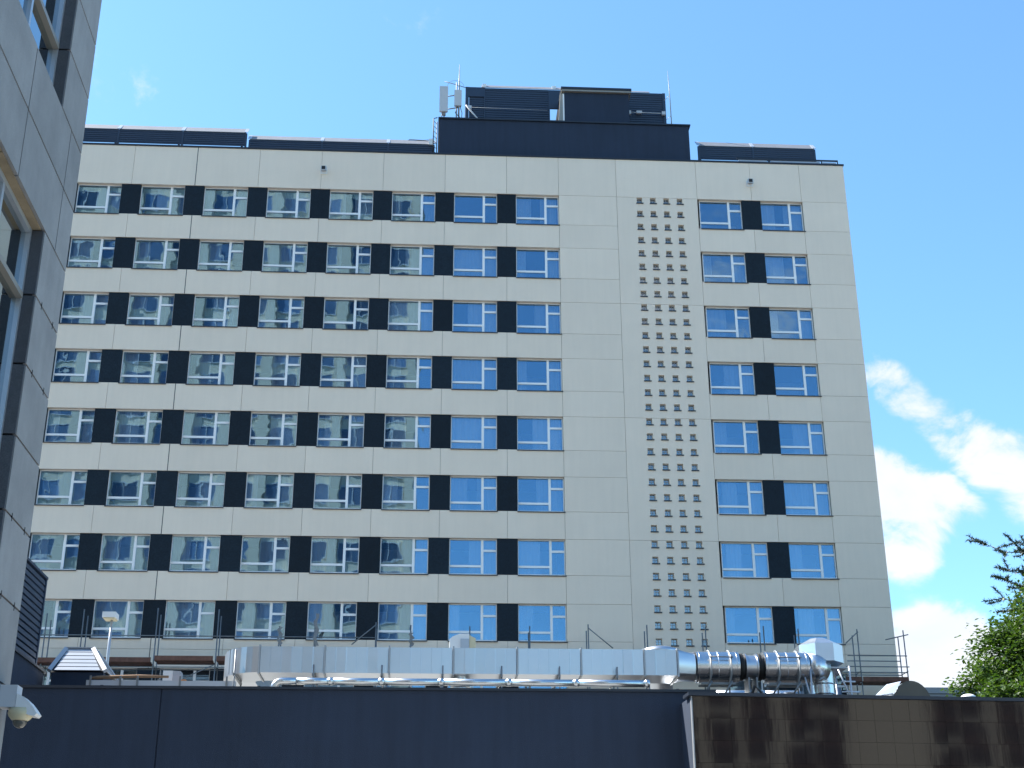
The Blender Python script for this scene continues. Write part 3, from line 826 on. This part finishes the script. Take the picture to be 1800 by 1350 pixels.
for x in FX:
    part('flange', 'galv_dull', dt, (x-.019, x+.019, DY0-.035, DY0-.001, DZ0-.035, DZ1+.035), (x-.019, x+.019, DY1+.001, DY1+.035, DZ0-.035, DZ1+.035),
         (x-.019, x+.019, DY0-.001, DY1+.001, DZ1+.001, DZ1+.035), (x-.019, x+.019, DY0-.001, DY1+.001, DZ0-.035, DZ0-.001))
# elbow that turns back towards the tower at the left end
eb = MB(); cx_, cy_ = -4.08, 34.85; ro, ri = 1.35, .25; nseg = 10; vs = []
for i in range(nseg+1):
    t = -math.pi/2-(math.pi/2)*i/nseg
    for rr, zz in ((ro, DZ0), (ro, DZ1), (ri, DZ1), (ri, DZ0)):
        ex = .72 if rr == ro else .8
        vs.append((cx_+rr*ex*math.cos(t), cy_+rr*math.sin(t), zz))
fs = [(4*i+q, 4*i+(q+1) % 4, 4*i+4+(q+1) % 4, 4*i+4+q) for i in range(nseg) for q in range(4)]
fs += [(0, 1, 2, 3), tuple(4*nseg+q for q in (3, 2, 1, 0))]
eb.add(vs, fs, False).build('elbow', 'galv', dt)
part('duct_section', 'galv', dt, (-5.05, -4.28, 34.87, 38.5, DZ0+.003, DZ1-.003))
part('corner_bead', 'galv_dull', dt, (-4.80, -4.775, 33.70, 33.725, DZ0-.02, DZ1-.05), (-4.70, -4.68, 33.63, 33.655, DZ0, DZ1-.05))
# square-to-round reducer at the right end
rd = MB(); n = 48; vs = []
ycm, zcm, rr = 34.05, 8.20, .36
for i in range(n):
    a = 2*math.pi*i/n+math.pi/4
    ca, sa = math.cos(a), math.sin(a); mxx = max(abs(ca), abs(sa))
    vs.append((6.10, (DY0+DY1)/2+ca/mxx*.55, (DZ0+DZ1)/2+sa/mxx*.3125))
for i in range(n):
    a = 2*math.pi*i/n+math.pi/4
    vs.append((6.56, ycm+rr*math.cos(a), zcm+rr*math.sin(a)))
rd.add(vs, [(i, (i+1) % n, n+(i+1) % n, n+i) for i in range(n)], True).build('reducer', 'galv', dt)

# supports: a threaded rod each side with a rail under the duct
for k_, x in enumerate((-4.62, -2.75, -1.12, .34, 1.76, 3.16, 4.56)):
    sup = thing('duct_support', (x, 33.3, ZR), 'dark rod-and-rail support under the duct, number %d from its left end' % (k_+1), 'support', 'supports under the long air duct')
    sup['label'] = ['dark upright support at the curved elbow of the long duct', 'dark rod support at the leftmost straight section of the long duct',
                    'dark rod support left of the white cowl behind the duct', 'dark rod support directly in front of the white cowl',
                    'dark rod support just right of the white cowl', 'third dark duct support from the round silencers',
                    'dark duct support nearest to the round silencers'][k_]
    if k_ == 5: sup['label'] = 'second dark duct support left of the round silencers'
    zt_ = 8.06 if k_ else 8.40
    MB().tube([(x, 33.40, ZR), (x+.005, 33.40, zt_)], .020, 6).build('rod', 'steel', sup)
    MB().tube([(x, 34.72, ZR), (x, 34.72, 8.06)], .020, 6).build('rod', 'steel', sup)
    part('rail', 'steel', sup, (x-.025, x+.025, 33.36, 34.76, DZ0-.095, DZ0-.040))
    part('foot', 'rubber', sup, (x-.1, x+.1, 33.3, 33.5, ZR, ZR+.04), (x-.1, x+.1, 34.62, 34.82, ZR, ZR+.04))

# bright round pipe below the duct
pp = thing('round_pipe', (1, 32.9, ZR), 'thin shiny round pipe with bend running below the long duct', 'pipe')
def arc(cx, cz, r, a0, a1, y, n=6): return [(cx+r*math.cos(a0+(a1-a0)*i/n), y, cz+r*math.sin(a0+(a1-a0)*i/n)) for i in range(n+1)]
MB().tube([(-3.62, 32.9, ZR), (-3.62, 32.9, 7.35)]+arc(-3.42, 7.37, .2, math.pi, math.pi/2, 32.9)[1:]+[(-3.1, 32.9, 7.57)], .085, 14).build('bend', 'shiny', pp)
for a, b in ((-3.08, -2.3), (-2.28, -1.1), (-1.08, .3), (.32, 1.9), (1.92, 3.5), (3.52, 5.2)):
    MB().tube([(a, 32.9, 7.57), (b, 32.9, 7.57)], .085, 16).build('pipe_length', 'shiny', pp)
    MB().tube([(b-.05, 32.9, 7.57), (b+.06, 32.9, 7.57)], .093, 16).build('collar', 'shiny', pp)
for x in (-2.6, -1.0, .3, 2.4, 4.4): part('stand', 'steel', pp, (x-.02, x+.02, 32.86, 32.94, ZR, 7.48))
dr = thing('drop_duct', (.75, 33.9, ZR), 'short round shiny spigot dropping from the middle of the long duct', 'duct spigot')
MB().lathe([(.24, ZR), (.24, 7.60), (.26, 7.62), (.24, 7.64), (.24, DZ0-.005)], (.78, 33.95, 0), 24, hard=True).build('tube', 'shiny', dr)
pb = thing('round_pipe', (8, 33.4, ZR), 'shiny horizontal pipe below the round silencers', 'pipe')
for a, b in ((5.9, 7.2), (7.22, 8.5), (8.52, 9.4)):
    MB().tube([(a, 34.9, 7.62), (b, 34.9, 7.62)], .17, 16).build('pipe_length', 'shiny', pb)
for x in (6.2, 7.4, 8.6): part('stand', 'steel', pb, (x-.025, x+.025, 34.86, 34.94, ZR, 7.449))
tb = thing('roof_cowl', (6.3, 36.5, ZR), 'flat round silver cowl peeping over the duct reducer', 'cowl')
MB().lathe([(.30, ZR), (.30, 8.95), (.55, 8.98), (.52, 9.10), (.3, 9.18), (.0, 9.2)], (6.15, 36.5, 0), 24).build('cap', 'galv', tb)
tb.location = (6.15, 36.5, ZR)
for ch in tb.children: ch.location.x = .15

# round silencers and fan
def silencer(x0, x1, label, ribs):
    t = thing('round_silencer', ((x0+x1)/2, ycm, ZR), label, 'silencer', 'round silencers in the duct run')
    r = .385; y, z = ycm, 8.20
    MB().lathe([(.30, x0-.03), (r, x0), (r, x0+.05), (r+.012, x0+.055), (r+.012, x0+.075), (r, x0+.08), (r, (x0+x1)/2-.012), (r+.008, (x0+x1)/2), (r, (x0+x1)/2+.012),
                (r, x1-.08), (r+.012, x1-.075), (r+.012, x1-.055), (r, x1-.05), (r, x1), (.30, x1+.03)], (0, y, z), 40, 'x', hard=True).build('drum', 'shiny', t)
    for x in ribs:
        pts = [(x, y+(r+.022)*math.cos(a), z+(r+.022)*math.sin(a)) for a in [2*math.pi*i/28 for i in range(29)]]
        MB().tube(pts, .014, 6).build('clamp_band', 'galv_dull', t)
        MB().tube([(x, y-.46, z+.22), (x, y-.44, z-.25), (x-.05, y-.3, z-.48), (x-.05, y-.3, ZR)], .020, 6).build('leg', 'steel', t)
        MB().tube([(x+.02, y-.35, z-.40), (x-.2, y-.3, z-.75)], .022, 6).build('brace', 'steel', t)
    part('cradle', 'steel', t, (x0+.1, x1-.1, y-.2, y-.15, z-.46, z-.41), (x0+.1, x1-.1, y+.15, y+.2, z-.46, z-.41))
    MB().tube([(ribs[0]-.05, y-.47, z+.17), (ribs[1]+.05, y-.47, z+.16)], .016, 6).build('tie_rod', 'steel', t)
    return t
silencer(6.60, 7.66, 'shiny round silencer drum next to the rectangular duct', (6.92, 7.42))
silencer(8.30, 9.40, 'shiny round silencer drum next to the octagonal hood', (8.62, 9.12))
fan = thing('duct_fan', (7.98, ycm, ZR), 'short round fan with black flexible collars between the two silencers', 'fan')
MB().lathe([(.30, 7.82), (.335, 7.83), (.335, 7.86), (.295, 7.87), (.295, 8.10), (.335, 8.11), (.335, 8.14), (.30, 8.15)], (0, ycm, 8.20), 36, 'x', hard=True).build('casing', 'galv', fan)
for a, b in ((7.69, 7.82), (8.15, 8.28)):
    MB().lathe([(.30, a), (.345, a+.02), (.31, a+.045), (.345, a+.07), (.31, a+.1), (.30, b)], (0, ycm, 8.20), 30, 'x').build('flexible_collar', 'rubber', fan)
part('stand', 'steel', fan, (7.86, 7.90, ycm-.25, ycm+.25, ZR, 7.91), (8.06, 8.10, ycm-.25, ycm+.25, ZR, 7.91))
MB().tube([(7.8, 33.6, 7.3), (7.95, 33.55, 7.65), (8.1, 33.55, 7.5), (8.05, 33.6, 7.2), (7.9, 33.6, 7.4)], .04, 8).build('cable_loop', 'rubber', fan)

# octagonal exhaust hood on a round riser
hd = thing('exhaust_hood', (9.9, 34.2, ZR), 'octagonal silver exhaust hood on a round riser at the duct end', 'exhaust hood')
hx_, hy_ = 9.86, 34.45
def octo(r, z, sq=1.0): return [(hx_+r*math.cos(math.pi/8+i*math.pi/4), hy_+r*sq*math.sin(math.pi/8+i*math.pi/4), z) for i in range(8)]
levels = [octo(.30, 8.24), octo(.60, 8.36), octo(.60, 8.80), octo(.22, 9.0)]
mb = MB()
for a, b in zip(levels, levels[1:]):
    for i in range(8): mb.add([a[i], a[(i+1) % 8], b[(i+1) % 8], b[i]], [(0, 1, 2, 3)])
mb.add(levels[-1], [tuple(range(8))]).add(levels[0], [tuple(range(7, -1, -1))])
mb.build('cowl', 'galv', hd)
part('tray', 'galv_dull', hd, (9.70, 10.42, 34.0, 34.9, 8.185, 8.225))
MB().tube([(9.43, ycm, 8.20), (9.62, ycm, 8.20), (9.86, ycm+.1, 8.15)], [.36, .34, .30], 28).build('inlet', 'shiny', hd)
MB().lathe([(.30, ZR), (.30, 7.55), (.315, 7.57), (.30, 7.59), (.30, 7.8), (.315, 7.82), (.30, 7.84), (.30, 8.16)], (9.84, ycm+.25, 0), 30, hard=True).build('riser', 'shiny', hd)
for x in (9.4, 10.38):
    for y in (33.7, 34.9):
        MB().tube([(x, y, ZR), (x, y, 8.18)], .025, 6).build('leg', 'capgrey', hd)
MB().tube([(9.4, 33.7, 7.2), (9.25, 33.7, 7.9)], .022, 6).tube([(10.38, 33.7, 7.3), (10.1, 33.7, 8.1)], .022, 6).tube([(10.15, 33.7, 7.55), (10.6, 33.7, 7.55)], .022, 6).tube([(10.15, 33.7, 7.8), (10.5, 33.7, 7.8)], .022, 6).build('brace', 'capgrey', hd)
part('blue_casing', 'opp_glass', hd, (9.25, 9.55, 35.1, 35.3, 7.3, 7.8), (10.2, 10.55, 35.1, 35.3, 7.3, 7.9))

# white cowl behind the duct
wc = thing('white_cowl', (.85, 36, ZR), 'white angular exhaust cowl showing over the middle of the duct', 'cowl')
MB().prism([(.54, 8.6), (.54, 9.26), (.62, 9.33), (.80, 9.40), (1.05, 9.40), (1.05, 8.6)], 36.0, 36.5).build('left_body', 'whitepaint', wc)
MB().prism([(1.055, 8.6), (1.055, 9.36), (1.22, 9.28), (1.22, 8.6)], 36.0, 36.5).build('right_body', 'cream_plastic', wc)
part('front_plate', 'capgrey', wc, (.82, 1.045, 35.965, 35.998, 8.7, 9.26))
MB().lathe([(.3, ZR), (.3, 8.599)], (.88, 36.25, 0), 20).build('riser', 'galv', wc)

# barrel rooflight and small dome on the granite building roof
bl = thing('barrel_rooflight', (11.0, 31.4, 6.7), 'dark barrel-vaulted rooflight with bright glazed flank on the granite building', 'rooflight')
mb = MB(); rbx, rbz = .45, .56
prof = [(11.08+rbx*math.cos(math.pi*i/16), 6.85+rbz*math.sin(math.pi*i/16)) for i in range(17)]
mb.prism(prof, 31.4, 31.5).build('end_panel', 'acrylic', bl)
vs = [(x, 31.5, z) for x, z in prof]+[(x-.18, 34.0, z) for x, z in prof]
MB().add(vs, [(i, i+1, i+18, i+17) for i in range(16)], True).build('vault', 'galv', bl)
MB().add([(10.28, 31.6, 7.1), (10.66, 31.36, 7.12), (10.86, 31.42, 7.40), (10.58, 31.62, 7.36)], [(0, 1, 2, 3)]).add([(10.28, 31.66, 7.08), (10.66, 31.42, 7.10), (10.86, 31.48, 7.38), (10.58, 31.68, 7.34)], [(3, 2, 1, 0)]).build('open_flap', 'shiny', bl)
part('kerb', 'coping', bl, (10.25, 11.6, 31.35, 34.0, 6.42, 6.85))
ds = thing('dome_rooflight', (12.6, 32, 6.7), 'small white dome rooflight at the parapet near the tree', 'rooflight')
MB().lathe([(.18*math.cos(a), .09*math.sin(a)) for a in [i*math.pi/2/7 for i in range(8)]], (12.62, 32.0, 7.13), 24).build('dome', 'whitepaint', ds)
part('kerb', 'coping', ds, (12.4, 12.84, 31.78, 32.22, 6.42, 7.125))

# ------------------------------------------------------------------ scaffold along the tower foot
sc_ = thing('scaffold', (2, 59.7, ZR), 'steel tube scaffold with brown boards along the foot of the cream tower', 'scaffold')
SY0, SY1 = 59.5, 60.25
posts = [(-16.33, 15.2), (-14.78, 15.4), (-11.66, 15.48), (-9.06, 15.45), (-6.43, 14.75), (-4.92, 14.9), (-2.30, 14.95), (-.80, 14.85), (1.76, 14.82), (4.36, 14.85),
         (6.92, 14.95), (9.50, 14.95), (12.08, 14.9), (14.66, 14.95), (16.2, 14.84), (18.83, 14.85), (20.90, 14.82)]
for x, z in posts:
    lean = .02
    MB().tube([(x+.02, SY0, ZR), (x, SY0, z)], .028, 8).build('standard', 'steel', sc_)
    MB().tube([(x+.02, SY1, ZR), (x, SY1, z-.12)], .028, 8).build('standard', 'steel', sc_)
    for zt_ in (13.0, 11.0, 9.0): MB().tube([(x, SY0-.1, zt_), (x, SY1+.1, zt_)], .022, 6).build('transom', 'steel', sc_)
def ledger(x0, x1, z, y=SY0-.03): MB().tube([(x0, y, z), (x1, y, z)], .023, 6).build('ledger', 'steel', sc_)
ledger(-17.2, -2.3, 14.28)
ledger(-17.2, 20.9, 12.95); ledger(-17.2, 20.9, 12.98, SY1)
ledger(18.3, 20.95, 13.68); ledger(18.2, 21.0, 13.20)
ledger(18.5, 20.9, 13.60, SY1); ledger(18.5, 20.9, 13.10, SY1)
for a, b in (((-3.32, 13.96), (-2.28, 14.85)), ((6.92, 14.78), (7.98, 13.9)), ((18.25, 14.2), (18.85, 14.72)), ((20.05, 14.38), (21.1, 14.62)), ((-10.7, 12.3), (-9.1, 13.05))):
    MB().tube([(a[0], SY0-.06, a[1]), (b[0], SY0-.06, b[1])], .024, 6).build('brace', 'steel', sc_)
for a, b, z in ((-17.2, -14.2, 13.12), (-14.15, -11.75, 13.16), (-11.6, -9.15, 13.24), (-9.0, -6.5, 13.24), (-6.4, -2.4, 13.2), (-2.2, 1.7, 13.2), (1.8, 6.8, 13.2), (7, 12, 13.2), (12.1, 17.9, 12.9)):
    part('deck_board', 'board', sc_, (a, b, SY0-.12, SY0+.14, z-.045, z)); part('deck_board', 'board', sc_, (a+.03, b-.03, SY0+.16, SY0+.42, z-.05, z-.004)); part('deck_board', 'board', sc_, (a, b, SY0+.44, SY0+.72, z-.046, z-.002))
    part('toe_board', 'board', sc_, (a, b, SY0-.155, SY0-.125, z-.03, z+.17))
for a, b in ((18.1, 18.80), (18.86, 20.88)):
    part('deck_board', 'board', sc_, (a, b, SY0-.12, SY0+.14, 12.52, 12.565)); part('deck_board', 'board', sc_, (a+.04, b-.02, SY0+.16, SY0+.42, 12.517, 12.562)); part('deck_board', 'board', sc_, (a, b-.03, SY0+.44, SY0+.72, 12.52, 12.565))
    part('toe_board', 'board', sc_, (a, b, SY0-.155, SY0-.125, 12.53, 12.74))
# strips of torn netting tied to two standards
nt = MB()
for x, z0, z1 in ((-4.86, 13.9, 15.3), (-6.40, 13.9, 14.7), (-.76, 13.9, 14.5)):
    w0 = random.Random(int(x*10)); vs = []
    for i in range(9):
        z = z0+(z1-z0)*i/8; o_ = .06*math.sin(i*1.7+x); ww = .05+.04*abs(math.sin(i*1.1+x))
        vs += [(x+o_-ww, SY0-.05, z), (x+o_+ww, SY0-.07, z)]
    nt.add(vs, [(2*i, 2*i+1, 2*i+3, 2*i+2) for i in range(8)])
nt.build('torn_netting', 'steel', sc_)

# ------------------------------------------------------------------ far low building and the trees
fb = thing('far_building', (40, 70, 0), 'distant grey flat-roofed building right of the cream tower', 'building')
part('wall', 'farwall', fb, (24.5, 70, 70, 84, 0, 13.9))
part('parapet', 'farwall', fb, (24.4, 70.1, 69.9, 84.1, 13.905, 14.2))
for i in range(12):
    w = part('window', 'white', fb, (26+i*3.2, 28+i*3.2, 69.96, 69.998, 10.6, 12.2))
    part('pane', 'opp_glass', w, (26.1+i*3.2, 27.9+i*3.2, 69.94, 69.958, 10.7, 12.1))

def limb(mb, p0, p1, r0, r1, rnd, wob=.12, n=5):
    p0, p1 = Vector(p0), Vector(p1); pts = []; rs = []
    L = (p1-p0).length
    for i in range(n+1):
        t = i/n
        o = Vector((rnd.uniform(-1, 1), rnd.uniform(-1, 1), rnd.uniform(-1, 1)))*wob*L*.25*math.sin(math.pi*t)
        pts.append(p0.lerp(p1, t)+o); rs.append(r0+(r1-r0)*t)
    mb.tube(pts, rs, 6)
    return pts

def broadleaf(x, y, label, cz, rx, rz, seed, nclump, leaves):
    rnd = random.Random(seed)
    t = thing('broadleaf_tree', (x, y, 0), label, 'tree')
    tr = MB(); limb(tr, (x, y, 0), (x+.2, y, cz+rz*.5), .28, .07, rnd, .06, 8)
    cl = []
    for i in range(nclump):
        while True:
            v = Vector((rnd.uniform(-1, 1), rnd.uniform(-1, 1), rnd.uniform(-1, 1)))
            if .25 < v.length < 1: break
        v = v.normalized()*(.45+.55*rnd.random()**.5)
        tap = 1.0 - .35*max(0, v.z)
        p = Vector((x+v.x*rx*tap, y+v.y*rx*tap, cz+v.z*rz)); cl.append((p, v))
    for p, v in cl[::3]:
        zb_ = max(2.2, p.z-rnd.uniform(1.5, 3)); limb(tr, (x, y, min(zb_, cz+rz*.4)), p, .06, .012, rnd, .3)
    tr.build('trunk', 'bark', t)
    vs, fs = [], []
    for p, v in cl:
        R0 = rnd.uniform(.5, 1.15)
        for j in range(leaves):
            d = Vector((rnd.gauss(0, .5), rnd.gauss(0, .5), rnd.gauss(0, .33)))*R0
            if d.length > R0*1.25: d *= .5
            q = p+d
            out = (v*.6+Vector((rnd.uniform(-1, 1), rnd.uniform(-1, 1), rnd.uniform(-.9, .4)))).normalized()
            nrm = Vector((rnd.uniform(-.6, .6), rnd.uniform(-.6, .6), 1)).normalized()
            side = out.cross(nrm).normalized(); L = rnd.uniform(.11, .20); W = L*.34
            o = len(vs)
            vs += [q, q+out*L*.5+side*W, q+out*L+Vector((0, 0, -.02)), q+out*L*.5-side*W]
            fs.append((o, o+1, o+2, o+3))
    me = bpy.data.meshes.new('crown'); me.from_pydata([tuple(q) for q in vs], [], fs); me.materials.append(M['leaf'])
    put('crown', me, t, (-x, -y, 0))
    return t
broadleaf(23.8, 46, 'bright green broadleaf tree behind the granite building at the right edge', 8.7, 6.1, 5.7, 11, 950, 230)

def conifer(x, y, H, label, seed, extra):
    rnd = random.Random(seed)
    t = thing('conifer_tree', (x, y, 0), label, 'tree')
    tr = MB(); limb(tr, (x, y, 0), (x, y, H), .3, .03, rnd, .02, 8)
    vs, fs = [], []
    def tuft(q, d, L):
        o = len(vs); side = d.cross(Vector((rnd.uniform(-1, 1), rnd.uniform(-1, 1), rnd.uniform(-1, 1)))).normalized()
        vs.extend([q-side*.02, q+side*.02, q+d*L]); fs.append((o, o+1, o+2))
    def branch(p0, p1, r, dens):
        pts = limb(tr, p0, p1, r, .008, rnd, .18, 6)
        for a, b in zip(pts, pts[1:]):
            n = int((b-a).length*dens)
            for i in range(n):
                q = a.lerp(b, rnd.random()); d = ((b-a).normalized()*.5+Vector((rnd.gauss(0, 1), rnd.gauss(0, 1), rnd.gauss(0, 1))).normalized()).normalized()
                tuft(q, d, rnd.uniform(.09, .19))
        return pts
    limbs = []
    z = 3.0
    while z < H-.3:
        for k in range(3):
            a = rnd.uniform(0, 2*math.pi); L = max(.5, (H-z)*.34+.6)*rnd.uniform(.75, 1.1)
            limbs.append(((x, y, z), (x+L*math.cos(a), y+L*math.sin(a), z+L*rnd.uniform(-.15, .25))))
        z += .55
    limbs += extra
    for p0, p1 in limbs:
        pts = branch(p0, p1, .045, 60)
        for a in pts[2:]:
            for k in range(3):
                d = (Vector(p1)-Vector(p0)).normalized()
                v = (d*.7+Vector((rnd.gauss(0, .7), rnd.gauss(0, .7), rnd.gauss(0, .45)))).normalized()
                branch(a, a+v*rnd.uniform(.35, .9), .014, 110)
    tr.build('trunk', 'bark', t)
    me = bpy.data.meshes.new('crown'); me.from_pydata([tuple(q) for q in vs], [], fs); me.materials.append(M['needle'])
    put('crown', me, t, (-x, -y, 0))
conifer(25.6, 50, 21, 'dark needle tree with upturned branches rising behind the broadleaf tree', 4,
        [((25.6, 50, 14.6), (21.1, 49.8, 16.0)), ((25.6, 50, 13.6), (21.7, 49.7, 14.6)), ((25.6, 50, 13.0), (21.9, 50, 13.5)), ((25.6, 50, 15.2), (22.4, 50.2, 16.2)),
         ((25.6, 50, 14.1), (21.9, 49.9, 15.0)), ((25.6, 50, 12.6), (21.5, 49.8, 13.9)), ((25.6, 50, 12.2), (21.9, 50.3, 13.0)), ((25.6, 50, 13.4), (22.3, 49.4, 14.2)), ((25.6, 50, 14.9), (22.6, 49.6, 15.6))])

# ------------------------------------------------------------------ what stands behind the viewer and shows in the glass
ot = thing('stand_in_tower', (-30, -25, 0), 'tall sand-coloured stand-in tower added behind the viewer, mirrored in the left windows', 'building')  # unseen tower, its form invented for the reflections in the windows
OH = 90
part('wall', 'opp_wall', ot, (-62, -1.9, -45, -25.0, 0, OH))
part('coping', 'coping', ot, (-62.1, -1.8, -45.1, -24.9, OH+.004, OH+.4))
OP = 4.15
for i in range(15):
    xx = -1.95-OP*i
    part('pier', 'opp_wall', ot, (xx-1.15, xx, -24.999, -24.6, 0, OH-.5))
owf = MB().box(0, 2.8, 0, .08, 0, .12).box(0, 2.8, 0, .08, 2.2, 2.32).box(0, .1, 0, .08, .12, 2.2).box(2.7, 2.8, 0, .08, .12, 2.2).box(1.35, 1.45, 0, .085, .12, 2.2).mesh('opposite_window', 'opp_frame')
owp = MB().box(.1, 1.35, .01, .04, .12, 2.2).box(1.45, 2.7, .01, .04, .12, 2.2).mesh('pane', 'opp_glass')
for i in range(14):
    for j in range(27):
        z = 1.5+3.3*j
        if z+2.5 > OH or (z < 25 and i > 3): continue
        w = put('window', owf, ot, (-1.95-OP*(i+1)+.1+30, .002, z))
        put('pane', owp, w)
ob = thing('opposite_block', (72, -100, 0), 'long sand-coloured block down the street, mirrored in the polished granite', 'building')
part('wall', 'opp_wall', ob, (30, 120, -118, -100, 0, 44))
part('coping', 'coping', ob, (29.9, 120.1, -118.1, -99.9, 44.004, 44.4))
obw = MB().box(0, 3.4, 0, .06, 0, .1).box(0, 3.4, 0, .06, 2.2, 2.3).box(0, .1, 0, .06, .1, 2.2).box(3.3, 3.4, 0, .06, .1, 2.2).box(1.2, 1.3, 0, .065, .1, 2.2).box(2.3, 2.4, 0, .065, .1, 2.2).mesh('block_window', 'opp_bronze')
obp = MB().box(.1, 1.2, .01, .04, .1, 2.2).box(1.3, 2.3, .01, .04, .1, 2.2).box(2.4, 3.3, .01, .04, .1, 2.2).mesh('pane', 'opp_dark')
obr = MB().box(0, 3.4, 0, .05, .25, .9).mesh('spandrel', 'redwall')
bx_ = 31.0; k = 0
while bx_ < 116:
    if not 66.5 < bx_ < 73:
        for j in range(14):
            w = put('window', obw, ob, (bx_-72, .002, 1.2+j*3.0))
            put('pane', obp, w)
            if (k*5+j*3) % 7 < 4: put('spandrel', obr, w, (0, .001, -.9))
    bx_ += (4.4, 5.2, 3.8, 4.9)[k % 4]; k += 1
